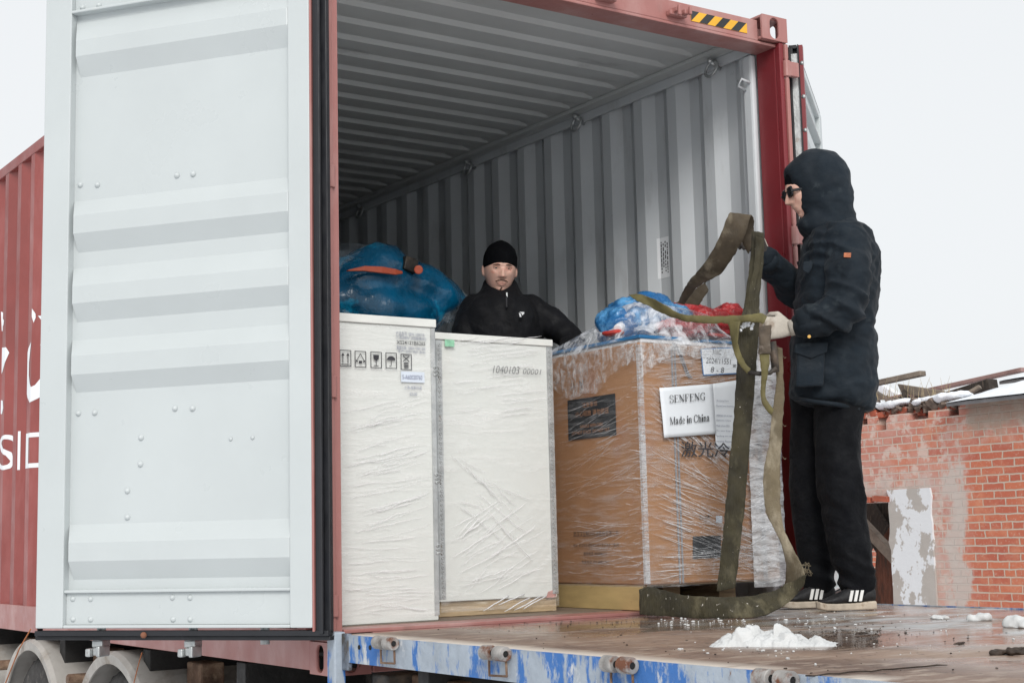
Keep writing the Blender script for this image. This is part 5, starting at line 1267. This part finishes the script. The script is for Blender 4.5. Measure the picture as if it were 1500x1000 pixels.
# ------------------------------------------------------------------ worker inside the container
P1 = V(1.56, 1.20, .166); fc = Fig(P1)
mc = thing('person', P1, 'man in black beanie and black jacket standing behind the white crates inside the container', 'person', 'workers')
hc = fc(732, 396, 0); hf = (-E3_*.96+E1_*.16-V(0, 0, 1)*.10)
hm, hr, hfw, hup = head_mesh(hc, hf, V(0.0, 0, 1)+E1_*.05, .264, .160, .205)
KF = .264/.236
def surf(a, b_):
    best = -1
    for v in hm.v:
        q = v-hc; x = q.dot(hr); z = q.dot(hup)
        if abs(x-a) < .004 and abs(z-b_) < .004: best = max(best, q.dot(hfw))
    return best if best > 0 else .09
nb = MB(); limb(nb, [(fc(733, 412, .02), .058), (fc(736, 438, .03), .062), (fc(735, 500, .03), .12)]); nb.add(hm.v, hm.f)
for s_ in (1, -1): nb.ball(hc+hr*s_*.079-hfw*.008-hup*.004, (.012, .016, .03), 12, 8)
body = link('body', remesh(nb, .0038, 1, .3), skin, mc, smooth=True)
for s_ in (1, -1): eye(hc, hr, hfw, hup, s_, mc)
def face_patch(name, mat, pts, r_):
    m = MB(); P_ = [hc+hr*a+hup*b_*KF+hfw*(surf(a, b_*KF)+.0002) for a, b_, c_ in pts]; m.tube(P_, r_, 8); return m.build(name, mat, mc, smooth=True)
for s_ in (1, -1):
    face_patch('eyebrow', hairm, [(s_*.014, .0165, .094), (s_*.022, .0185, .094), (s_*.030, .0190, .092), (s_*.040, .0175, .086), (s_*.049, .014, .076)], [.0022, .0030, .0032, .0026, .0012])
face_patch('moustache', hairm, [(-.031, -.0545, .0855), (-.018, -.0505, .0955), (0, -.0490, .1000), (.018, -.0505, .0955), (.031, -.0545, .0855)], [.0014, .0030, .0032, .0030, .0014])
face_patch('lips', lipm, [(-.026, -.0605, .087), (-.012, -.0618, .0960), (0, -.0625, .0985), (.012, -.0618, .0960), (.026, -.0600, .087)], [.0008, .0020, .0020, .0020, .0008])
face_patch('lips', lipm, [(-.022, -.0635, .088), (-.010, -.0685, .0945), (0, -.0695, .0965), (.010, -.0685, .0945), (.022, -.063, .088)], [.0012, .0032, .0038, .0032, .0012])
face_patch('goatee', hairm, [(-.005, -.080, 0), (0, -.085, 0), (.004, -.090, 0), (0, -.095, 0)], [.0026, .0046, .0042, .0026])
bn = MB(); prof = [(-.020, .995, 1.0), (-.008, 1.06, 1.045), (.02, 1.07, 1.04), (.05, 1.02, 1.0), (.078, .88, .88), (.100, .66, .68), (.116, .40, .42), (.124, .12, .12)]
rs = []
for z, a, b_ in crom(prof, 3):
    ring = []
    for k in range(40):
        q = 2*math.pi*k/40; tilt = .022*math.cos(q) if z < .03 else .022*math.cos(q)*max(0, 1-(z-.03)/.06)
        ring.append(hc+hup*(.025+z+tilt)+hr*(math.sin(q)*.080*a)+hfw*(math.cos(q)*.102*b_))
    rs.append(ring)
bn.rings(rs); me = bn.mesh('beanie'); displace(me, lambda c, n: .0025*noise.noise(c*30)); link('beanie', me, knit, mc, smooth=True)
jk = MB()
torso(jk, fc, [(410, 708, 752, .060, .07), (420, 706, 757, .075, .055), (430, 702, 764, .09, .04), (438, 695, 772, .11, .03), (446, 684, 782, .14, .03), (462, 676, 790, .155, .02), (490, 674, 794, .16, .02), (540, 674, 794, .16, .02)], e=2.3)
limb(jk, [(fc(696, 452, .02), .072), (fc(686, 478, -.02), .074), (fc(687, 510, -.06), .068), (fc(700, 540, -.12), .062)])
limb(jk, [(fc(773, 452, .02), .072), (fc(796, 464, .03), .070), (fc(818, 482, .0), .066), (fc(838, 502, -.05), .060), (fc(832, 520, -.16), .052), (fc(822, 532, -.24), .046)])
limb(jk, [(fc(715, 560, .02), .1), (fc(715, 640, .02), .095), (fc(716, 760, .02), .08), (fc(716, 850, .02), .07)]); limb(jk, [(fc(762, 560, .02), .1), (fc(762, 640, .02), .095), (fc(762, 760, .02), .08), (fc(762, 850, .02), .07)])
jm = remesh(jk, .010, 4)
# neck opening: keep the cloth clear of the face
def jf2(c, n):
    v = folds(7, .009, (1, 1, 1.2), 21)(c, n); return v+.003*noise.noise(c*28)
displace(jm, jf2); link('jacket', jm, fleece, mc, smooth=True)
mb = MB(); z_ = crom([(446, 740), (438, 741), (429, 742)], 4)
MB().tube([fc(742, 450, -.15), fc(742, 440, -.115), fc(742, 430, -.085)], .004, 8).build('zip', mk('zip_teeth', (.10, .10, .11), .4, .6), mc)
MB().obox(fc(742.5, 433, -.098), E1_*.004, -V(0, 0, 1)*.016, E3_*.002).build('zip_pull', galv, mc, bevel=.001)
lg = mk('white_print', (.70, .72, .74), .6)
for q in ([(761, 456.5), (768, 457), (768, 459), (765, 462), (764, 459)], [(760, 458), (762.5, 459), (764, 464), (761.5, 464)]):
    P_ = [fc(x, y, -.165) for x, y in q]; MB().prism(P_, E3_*.004).build('chest_logo', lg, mc)
grn = mk('green_glove', (.02, .25, .10), .6, var=.2, scale=20, bump=.3)
hand(fc(824, 530, -.235), (fc(811, 546, -.33)-fc(824, 530, -.235)), V(0, 0, -1)-E1_*.3, grn, 'glove', mc, curls=(35, 40, 42, 40), scale=1.05, thumb_side=1)
for px in (716, 762):
    f0 = fc(px, 800, 0.02); f0.z = .168; f1_ = f0-E3_*.16
    m = MB(); m.rings([sect(f0+E3_*.10+V(0, 0, .05), E1_*.035, V(0, 0, .05)), sect(f0+V(0, 0, .05), E1_*.045, V(0, 0, .05)), sect(f1_+V(0, 0, .03), E1_*.045, V(0, 0, .03)), sect(f1_-E3_*.05+V(0, 0, .02), E1_*.025, V(0, 0, .018))]); m.build('boot', shoem, mc, smooth=True)
# ================================================================== ruined brick building
def brick_material():
    m = bpy.data.materials.new('old_brick'); m.use_nodes = True; t = m.node_tree; L = t.links.new; b = t.nodes['Principled BSDF']; b.inputs['Roughness'].default_value = .85
    tc = t.nodes.new('ShaderNodeTexCoord'); se = t.nodes.new('ShaderNodeSeparateXYZ'); L(tc.outputs['Object'], se.inputs[0])
    nz = t.nodes.new('ShaderNodeTexNoise'); nz.inputs['Scale'].default_value = 9; nz.inputs['Detail'].default_value = 3; L(tc.outputs['Object'], nz.inputs[0])
    co = t.nodes.new('ShaderNodeCombineXYZ'); ad = t.nodes.new('ShaderNodeVectorMath'); ad.operation = 'MULTIPLY_ADD'; ad.inputs[1].default_value = (.030, .018, 0)
    L(se.outputs[1], co.inputs[0]); L(se.outputs[2], co.inputs[1]); L(nz.outputs['Color'], ad.inputs[0]); L(co.outputs[0], ad.inputs[2])
    br = t.nodes.new('ShaderNodeTexBrick'); L(ad.outputs[0], br.inputs['Vector']); br.inputs['Scale'].default_value = 1; br.inputs['Brick Width'].default_value = .262; br.inputs['Row Height'].default_value = .0755
    br.inputs['Mortar Size'].default_value = .0085; br.inputs['Mortar Smooth'].default_value = .25; br.inputs['Bias'].default_value = -.1; br.squash = .5; br.squash_frequency = 6; br.offset = .5
    br.inputs['Color1'].default_value = (.52, .16, .085, 1); br.inputs['Color2'].default_value = (.40, .10, .065, 1); br.inputs['Mortar'].default_value = (.52, .44, .36, 1)
    def N(sc, det=8, ro=.65, st=(1, 1, 1)):
        mp = t.nodes.new('ShaderNodeMapping'); mp.inputs['Scale'].default_value = st; L(tc.outputs['Object'], mp.inputs[0])
        n = t.nodes.new('ShaderNodeTexNoise'); n.inputs['Scale'].default_value = sc; n.inputs['Detail'].default_value = det; n.inputs['Roughness'].default_value = ro; L(mp.outputs[0], n.inputs[0]); return n.outputs[0]
    def ramp(x, lo, hi, a=0, c=1):
        r = t.nodes.new('ShaderNodeMapRange'); r.inputs[1].default_value = lo; r.inputs[2].default_value = hi; r.inputs[3].default_value = a; r.inputs[4].default_value = c; L(x, r.inputs[0]); return r.outputs[0]
    def mix(f, a, c):
        x = t.nodes.new('ShaderNodeMix'); x.data_type = 'RGBA'; L(f, x.inputs[0]); L(a, x.inputs[6])
        if isinstance(c, tuple): x.inputs[7].default_value = (*c, 1)
        else: L(c, x.inputs[7])
        return x.outputs[2]
    def ma(op, a, c):
        x = t.nodes.new('ShaderNodeMath'); x.operation = op
        for s, i in ((a, 0), (c, 1)):
            if isinstance(s, (int, float)): x.inputs[i].default_value = s
            else: L(s, x.inputs[i])
        return x.outputs[0]
    c = br.outputs['Color']
    c = mix(ramp(N(5), .5, .7, 0, .6), c, (.60, .27, .16))
    c = mix(ramp(N(34, 8), .56, .66, 0, .55), c, (.54, .40, .32))
    yn = ma('ADD', se.outputs[1], ma('MULTIPLY', ma('SUBTRACT', N(3.2, 6), .5), .55)); zn = ma('ADD', se.outputs[2], ma('MULTIPLY', ma('SUBTRACT', N(4.1, 6), .5), .5))
    # old limewash: the left and upper part is bleached and smeared
    pos = ma('MAXIMUM', ramp(yn, 4.75, 5.15), ramp(zn, 1.2, 1.55))
    wash = ma('MULTIPLY', ramp(N(2.4), .36, .62, .15, .95), pos)
    c = mix(ma('MULTIPLY', wash, .62), c, (.56, .36, .31))
    c = mix(ma('MULTIPLY', ma('MULTIPLY', pos, ramp(N(7.5, 6), .52, .60)), .75), c, (.60, .50, .44))
    strip = ma('MULTIPLY', ramp(yn, 4.90, 4.96), ramp(yn, 5.22, 5.14)); strip = ma('MULTIPLY', strip, ramp(N(2.8, 9, .7, (1, 1, .6)), .40, .47)); strip = ma('MULTIPLY', strip, ramp(zn, 1.5, 1.2))
    c = mix(ma('MULTIPLY', strip, .88), c, (.50, .45, .41))
    over = ma('MULTIPLY', ma('MULTIPLY', ramp(yn, 5.05, 5.4), ramp(zn, 1.12, .92)), ramp(N(3.5, 8), .35, .5))
    c = mix(ma('MULTIPLY', over, .8), c, (.52, .46, .42))
    gr = ma('MULTIPLY', ramp(yn, 4.85, 4.75), ramp(zn, 1.38, 1.46)); c = mix(ma('MULTIPLY', gr, .75), c, (.36, .30, .24))
    L(c, b.inputs['Base Color'])
    bp = t.nodes.new('ShaderNodeBump'); bp.inputs['Strength'].default_value = .8; bp.inputs['Distance'].default_value = .012
    h = ma('ADD', ma('MULTIPLY', br.outputs['Fac'], -1), ma('MULTIPLY', N(30), .5)); L(h, bp.inputs['Height']); L(bp.outputs[0], b.inputs['Normal'])
    return m
bm_ = brick_material(); WX = 9.5
bw = thing('brick_building', (WX+.2, 5.2, GZ), 'ruined red brick wall with bleached plaster and a broken doorway', 'ruin')
def wallpart(poly, name, mat=bm_, x=WX, th=.38):
    return MB().prism([V(x, y, z) for y, z in poly], (th, 0, 0)).build(name, mat, bw)
random.seed(3)
def stepped(ya, yb, base):
    """broken top edge that follows the courses and half bricks"""
    o = []; y = ya; step = -.13 if yb < ya else .13
    while (y > yb) if step < 0 else (y < yb):
        z = base+.0755*random.choice([0, 0, 0, 1, 1, -1]); o += [(y, z), (y+step*.98, z)]; y += step
    return o
zt = 22*.0755+.045
wallpart([(5.885, .757), (5.885, GZ), (1.5, GZ), (1.5, zt)]+[(4.93, zt)]+[(4.93, 1.56)]+[p for p in stepped(4.93, 5.80, 1.585)]+[(5.885, 1.60)], 'wall')
wallpart([(6.95, .757), (5.8855, .757)]+stepped(5.8855, 6.2, 1.585)+[(6.25, 1.66), (6.95, 1.66)], 'wall')
wallpart([(8.6, GZ), (6.9505, GZ), (6.9505, 1.70), (8.6, 1.70)], 'wall')
# plastered reveal beside the doorway: grey render with patches of whitewash, 25 mm proud with a torn edge
pl = mk('grey_render', (.42, .39, .36), .85, var=.05, scale=4, bump=.5, bscale=18, dirt=[((.66, .68, .70), 2.6, .50, .515, (1, 1, .8)), ((.30, .27, .23), 11, .70, .78, (1, 1, 1))])
ed = [(5.90+.05*noise.noise(V(0, z*7, 1)), z) for z in [GZ+.02+k*(1.98/22) for k in range(23)]]+[(5.335+.02*noise.noise(V(3, z*7, 1)), z) for z in [GZ+.02+k*(1.98/22) for k in range(22, -1, -1)]]
wallpart(ed, 'plaster_patch', pl, WX-.024, .023)
# loose bricks along the broken edge
lbm = mk('loose_brick', (.44, .11, .06), .85, var=.25, scale=8, bump=.4, bscale=30, dirt=[((.56, .44, .38), 10, .55, .65, (1, 1, 1))])
for k in range(15):
    y = 4.96+k*.105+random.uniform(-.02, .02); z = 1.665+random.uniform(-.02, .03); a = random.uniform(-.25, .25)
    c = V(WX+.06+random.uniform(0, .1), y, z); MB().obox(c, V(.06, .01, 0), V(0, .055 if k % 3 else .11, .055*a), V(0, -.03*a, .031)).build('loose_brick', lbm, bw, bevel=.006)
# lintel bricks over the door
for k in range(5): MB().obox(V(WX-.004, 5.98+k*.24, .79), V(.06, 0, 0), V(0, .105, .008), V(0, 0, .030)).build('loose_brick', lbm, bw, bevel=.006)
oldw = mk('weathered_timber', (.25, .205, .165), .85, var=.25, scale=5, stretch=(1, 1, 1), bump=.5, bscale=30, dirt=[((.12, .09, .07), 7, .52, .68, (1, 1, 1))])
redw = mk('red_brown_timber', (.16, .060, .035), .8, var=.35, scale=6, stretch=(1, 3, .6), bump=.5, bscale=30, dirt=[((.06, .04, .03), 6, .5, .66, (1, 3, .6))])
drk = mk('dark_boards', (.045, .035, .028), .85, var=.3, scale=8, stretch=(1, 4, 1), bump=.5, bscale=30, dirt=[((.14, .11, .085), 7, .55, .66, (1, 5, 1))])  # dark brown boards with lighter streaks
def slab(px4, x, th, name, mat, label, cat='timber', group='fallen timbers'):
    P_ = [at(a, b_, x=x) for a, b_ in px4]; o = MB().prism(P_, (th, 0, 0)).build(name, mat, None, bevel=.006); rebase(o); return tag(o, label, cat, group)
def beam(a, b_, xa, xb, hw_, hh, name, mat, label, group='fallen timbers', cat='timber'):
    p, q = at(*a, x=xa), at(*b_, x=xb); d = (q-p)/2; n1 = d.cross(V(1, 0, 0)).normalized(); n2 = d.cross(n1).normalized()
    o = MB().obox((p+q)/2, d, n1*hw_, n2*hh).build(name, mat, None, bevel=.006); rebase(o); return tag(o, label, cat, group)
slab([(1284, 800), (1303, 770), (1312, 890), (1277, 895)], 10.1, .12, 'timber_post', redw, 'splintered red brown post standing in the broken doorway')
beam((1250, 752), (1316, 822), 9.95, 9.95, .055, .05, 'timber_beam', oldw, 'brown beam leaning diagonally across the doorway')
beam((1264, 742), (1300, 800), 10.4, 10.3, .16, .03, 'timber_board', drk, 'dark wide board behind the doorway beam')
beam((1285, 728), (1330, 790), 10.5, 10.4, .14, .03, 'timber_board', drk, 'dark board beside the doorway reveal')
beam((1262, 820), (1290, 760), 10.6, 10.6, .05, .04, 'timber_beam', drk, 'dark short beam crossing low in the doorway')
# roof remains
tin = mk('grey_sheet_roof', (.20, .20, .205), .6, .2, var=.2, scale=3); snw = snow
rg = thing('snowy_roof', (10, 3.9, 1.66), 'snow covered sheet roof with a dark eave over the right end of the wall', 'roof')
def roofslab(ya, yb, x0_, z0_, x1_, z1_, sn, par):
    MB().prism([V(x0_, ya, z0_), V(x1_, ya, z1_), V(x1_, ya, z1_+.035), V(x0_, ya, z0_+.035)], (0, yb-ya, 0)).build('roof_sheet', tin, par)
    n = 40; m_ = 10; vs = []
    for i in range(n+1):
        for j in range(m_+1):
            y = lerp(ya, yb, i/n); u = j/m_; e = min(1, i/3, (n-i)/3)*min(1, .25+u*4); x = lerp(x0_-.02, x1_, u)
            vs.append(V(x, y, lerp(z0_, z1_, u)+.036+sn*e*(1+.4*noise.noise(V(y*3, u*3, 2)))))
    MB().add(vs, [(i*(m_+1)+j, (i+1)*(m_+1)+j, (i+1)*(m_+1)+j+1, i*(m_+1)+j+1) for i in range(n) for j in range(m_)]).build('snow_cover', snw, par, smooth=True)
roofslab(1.5, 4.93, 9.32, 1.665, 10.4, 1.90, .04, rg)
rg2 = thing('snowy_roof', (11, 3.6, 1.9), 'higher snow covered roof panel set behind the first eave', 'roof')
roofslab(1.5, 5.2, 10.5, 1.955, 11.9, 2.24, .05, rg2)
beam((1280, 562), (1352, 546.5), 10.2, 10.2, .028, .05, 'timber_board', oldw, 'thin grey board sticking up above the wall against the sky')
slab([(1314, 562), (1320, 576), (1368, 584), (1380, 583), (1380, 572)], 10.0, .05, 'timber_board', oldw, 'wide grey plank lying slanted on the snowy wall top')
beam((1296, 586), (1500, 541), 10.9, 10.9, .022, .05, 'timber_rafter', mk('faded_pink_rail', (.36, .22, .20), .7, var=.2), 'long thin pinkish rafter rising behind the broken wall top')
beam((1262, 566), (1300, 590), 10.3, 10.3, .05, .04, 'timber_board', oldw, 'short dark board end beside the worker above the wall')
beam((1306, 590), (1400, 583), 10.2, 10.2, .05, .08, 'timber_beam', drk, 'dark beam half buried under rubble on the wall')
beam((1378, 586), (1455, 562), 10.7, 10.7, .055, .08, 'timber_beam', drk, 'dark purlin under the pinkish rafter')
o = slab([(1262, 563), (1285, 560), (1325, 584), (1262, 588)], 11.2, .10, 'snow_slab', snow, 'smooth snow slab on the roof remains left of the grey plank', 'snow', None)
# snow and rubble on the wall top
def lump(c, r_, seed, parent=None, mat=snow, name='snow_heap', vox=.03, amp=.03):
    mb = MB(); random.seed(seed)
    for k in range(9):
        mb.ball(c+V(random.uniform(-1, 1)*r_.x*.6, random.uniform(-1, 1)*r_.y*.7, random.uniform(-.1, .2)*r_.z), r_*random.uniform(.35, .7), 12, 8)
    me = remesh(mb, vox, 2); displace(me, lambda c_, n: amp*noise.noise(c_*6)+amp*.4*noise.noise(c_*19)); return link(name, me, mat, parent, smooth=True)
for (px, py, ry, rz, lb) in ((1345, 590, .38, .07, 'snow heap below the wide grey plank on the wall top'), (1392, 583, .28, .08, 'snow heap next to the roof corner on the wall top'), (1272, 594, .26, .05, 'small snow heap on the wall top behind the worker')):
    c = at(px, py, x=WX+.2); o = lump(c, V(.22, ry, rz), int(px)); rebase(o); tag(o, lb, 'snow', 'snow heaps on the broken wall')
grass = mk('dry_grass', (.38, .30, .18), .8, var=.2)
mb = MB(); random.seed(5)
for k in range(60):
    px = random.choice([random.gauss(1300, 14), random.gauss(1385, 12), random.gauss(1345, 30)]); c = at(px, 596, x=WX+random.uniform(.1, .6)); h = random.uniform(.10, .34)
    lean = random.uniform(-.4, .4); mb.tube([c, c+V(0, lean*h*.4, h*.6), c+V(0, lean*h, h)], [.004, .003, .001], 4)
o = mb.build('dry_grass', grass); rebase(o); tag(o, 'dry grass stalks growing from the broken wall top', kind='stuff')
# farther brick remnant and snowy yard seen through the doorway
o = MB().prism([V(14, y, z) for y, z in ((7.5, GZ), (12, GZ), (12, .35), (10.5, .5), (9.8, .1), (9.0, .28), (7.5, -.1))], (.4, 0, 0)).build('brick_remnant', bm_); rebase(o); tag(o, 'low brick remnant far behind the doorway', 'ruin')
snowfield = sheet('snow_field', 9.95, -20, 60, 60, GZ+.02, snow, 40, .12); tag(snowfield, 'deep snow behind the brick wall', kind='structure')

# ================================================================== snow, ice and dirt on the deck
dirty_snow = mk('dirty_snow', (.60, .61, .61), .6, var=.06, scale=9, bump=.5, bscale=30, bdist=.01, dirt=[((.42, .36, .29), 12, .62, .72, (1, 1, 1))])
dirty_snow.node_tree.nodes['Principled BSDF'].inputs['Subsurface Weight'].default_value = .15
dirty_snow.node_tree.nodes['Principled BSDF'].inputs['Subsurface Radius'].default_value = (.02, .02, .02)
g3 = lambda px, py, lift=0: at(px, py, z=DZ)+V(0, 0, lift)
def snow_bank(pa, pb, depth, prof, cell, seed, nx=150, ny=60, hmax=1.0):
    """broken snow: a heap of angular chunks over an uneven ridge, as a closed height surface"""
    d = pb-pa; L_ = d.length; d.normalize(); nn = V(-d.y, d.x, 0); vs = []
    pf = lambda t: lerp(prof[min(len(prof)-2, int(t*(len(prof)-1)))], prof[min(len(prof)-1, int(t*(len(prof)-1))+1)], t*(len(prof)-1)-min(len(prof)-2, int(t*(len(prof)-1))))
    for j in range(ny+1):
        for i in range(nx+1):
            t = i/nx; v = j/ny*2-1; p = pa+d*(L_*t)+nn*(depth*v)
            wob = .22*noise.noise(V(t*7, seed, 0))+.10*noise.noise(V(t*25, seed, 3)); e = max(0, 1-abs((v-wob*.6)/(.82+wob))**2.4)
            q = V(p.x, p.y, 0)/cell+V(noise.noise(p*40), noise.noise(p*40+V(7, 0, 0)), 0)*.25; dist, pts = noise.voronoi(q+V(seed, 0, 0))
            c = pts[0]; rnd = abs(math.sin(c.x*127.1+c.y*311.7)*43758.5) % 1; ed = min(1, (dist[1]-dist[0])*3.2)
            hgt = pf(t)*e**.5*(.55+.50*rnd*min(1, ed*2)+.30*noise.noise(p*14)+.22*noise.noise(p*38))
            hgt *= .88+.12*ed; hgt += .0035*noise.noise(p*120)+.002*noise.noise(p*300)
            vs.append(V(p.x+.006*noise.noise(p*50), p.y+.006*noise.noise(p*50+V(3, 0, 0)), DZ+max(-.002, hgt*(1 if e > 0 else 0)-.0015)))
    mb = MB().add(vs, [(j*(nx+1)+i, j*(nx+1)+i+1, (j+1)*(nx+1)+i+1, (j+1)*(nx+1)+i) for j in range(ny) for i in range(nx)])
    return mb.mesh('snow')
me = snow_bank(g3(1043, 944), g3(1226, 943), .105, [.004, .026, .044, .052, .050, .056, .052, .060, .050, .036, .022, .026, .014, .003], .050, 3)
o = link('snow_lump', me, dirty_snow, None, smooth=True); rebase(o); tag(o, 'large arched snow lump lying on the wet deck in front', 'snow', 'snow lumps on the deck')
for px, py, r_, h_, sd_, lb in ((1378, 906, .06, .018, 4, 'low greyish snow lump on the deck, left of the pointed one'), (1437, 909, .05, .03, 6, 'small pointed snow lump near the far deck edge'), (1499, 917, .09, .045, 9, 'white snow lump cut by the right picture edge')):
    mb = MB(); random.seed(sd_)
    for k in range(14): mb.ball(g3(px, py, random.uniform(0, h_*.4))+V(random.uniform(-1, 1)*r_*.6, random.uniform(-1, 1)*r_*.6, 0), random.uniform(.3, .6)*min(r_, h_*1.3), 10, 6)
    me = remesh(mb, .007, 2); displace(me, lambda c, n: .008*noise.noise(c*25)+.004*noise.noise(c*60))
    for v in me.vertices: v.co.z = max(v.co.z, DZ+.001)
    o = link('snow_lump', me, dirty_snow, None, smooth=True); rebase(o); tag(o, lb, 'snow', 'snow lumps on the deck')
def crumbs(name, mat, n, rmin, rmax, seed, label, where, flat=.7):
    mb = MB(); random.seed(seed)
    for k in range(n):
        px, py = where(); c = at(px, py, z=DZ); r_ = random.uniform(rmin, rmax)*random.uniform(.5, 1)
        if c.x < .03 or c.x > 2.52 or c.y > -.04: continue
        vs = MB().ball(V(0, 0, 0), 1, 7, 5); q = random.uniform(0, 3); ca, sa = math.cos(q), math.sin(q); s1, s2 = random.uniform(.6, 1.7), random.uniform(.5, 1)
        mb.add([c+V(0, 0, r_*flat*.4+.002)+V((v.x*s1*ca-v.y*s2*sa)*r_, (v.x*s1*sa+v.y*s2*ca)*r_, v.z*r_*flat)*(1+.3*noise.noise(v*2+V(k, 0, 0))) for v in vs.v], vs.f)
    o = mb.build(name, mat, None, smooth=False); rebase(o); return tag(o, label, kind='stuff')
crumbs('snow_crumbs', dirty_snow, 150, .002, .0065, 11, 'crumbs of snow and ice scattered on the deck', lambda: random.choice([(random.uniform(1000, 1290), random.gauss(908, 7)), (random.uniform(960, 1110), random.gauss(911, 3)), (random.gauss(1130, 60), random.gauss(950, 8)), (random.uniform(1250, 1500), random.uniform(898, 960))]))
dirtm = mk('wet_dirt', (.045, .028, .018), .7, var=.3, scale=30, bump=.5)
crumbs('dirt_crumbs', dirtm, 420, .0015, .005, 12, 'dark dirt and bark crumbs scattered on the deck', lambda: random.choice([(random.uniform(520, 1500), random.uniform(900, 990)), (random.gauss(1250, 60), random.gauss(928, 8)), (random.uniform(600, 950), random.gauss(908, 6))]), .5)
for px, py, r_, sd_, lb in ((1262, 928, .018, 1, 'dark bark clod on the deck in front of the shoes'), (1283, 940, .014, 2, 'tiny upright dirt clod on the deck'), (1487, 958, .045, 3, 'clump of wet bark and mud near the right picture edge'), (1405, 943, .016, 5, 'small dirt clod between the puddle and the bark clump')):
    mb = MB(); random.seed(sd_)
    for k in range(10): mb.ball(g3(px, py, random.uniform(0, r_*.25))+V(random.uniform(-1, 1)*r_, random.uniform(-1, 1)*r_*.8, 0), (r_*random.uniform(.2, .6), r_*random.uniform(.2, .5), r_*random.uniform(.1, .25)), 8, 6)
    me = remesh(mb, max(.003, r_*.10), 1); displace(me, lambda c, n: r_*.15*noise.noise(c*60)); o = link('dirt_clod', me, dirtm, None); rebase(o); tag(o, lb, 'dirt', 'dirt clods on the deck')
m = MB(); random.seed(8); pts = [g3(1180+k*16, 992-k*1.3+random.uniform(-1, 1), .004) for k in range(14)]; m.tube(pts, [.002]*13+[.001], 5); o = m.build('twig', dirtm, None, smooth=True); rebase(o); tag(o, 'long thin twig lying on the wet deck', 'twig')
# more debris along the broken top
random.seed(44)
for k, (a, b_, xa, lb) in enumerate([((1352, 590), (1388, 577), 9.9, 'thin splintered lath poking from the wall snow'), ((1286, 592), (1330, 580), 9.8, 'low dark lath lying along the wall top'), ((1398, 588), (1436, 566), 10.0, 'short lath leaning at the roof corner'),
        ((1320, 600), (1326, 572), 9.8, 'upright stub of lath beside the grey plank'), ((1365, 596), (1412, 592), 9.7, 'narrow board end under the snow next to the eave')]):
    beam(a, b_, xa, xa+.1, .018, .03, 'timber_lath', drk if k % 2 else oldw, lb, 'broken laths on the wall')
rub = mk('rubble', (.20, .15, .12), .9, var=.3, scale=20, bump=.5)
mb = MB()
for k in range(120):
    px = random.uniform(1262, 1412); c = at(px, random.uniform(588, 600), x=WX+random.uniform(.02, .25)); s_ = random.uniform(.012, .045)
    a_ = V(random.uniform(-1, 1), random.uniform(-1, 1), random.uniform(-1, 1)).normalized(); b2 = a_.cross(V(.3, .5, .8)).normalized(); c2_ = a_.cross(b2)
    mb.obox(c, a_*s_*1.4, b2*s_, c2_*s_*.6)
o = mb.build('rubble', rub); rebase(o); tag(o, 'bits of rubble and broken brick strewn on the wall top', kind='stuff')
bpy.context.view_layer.update()
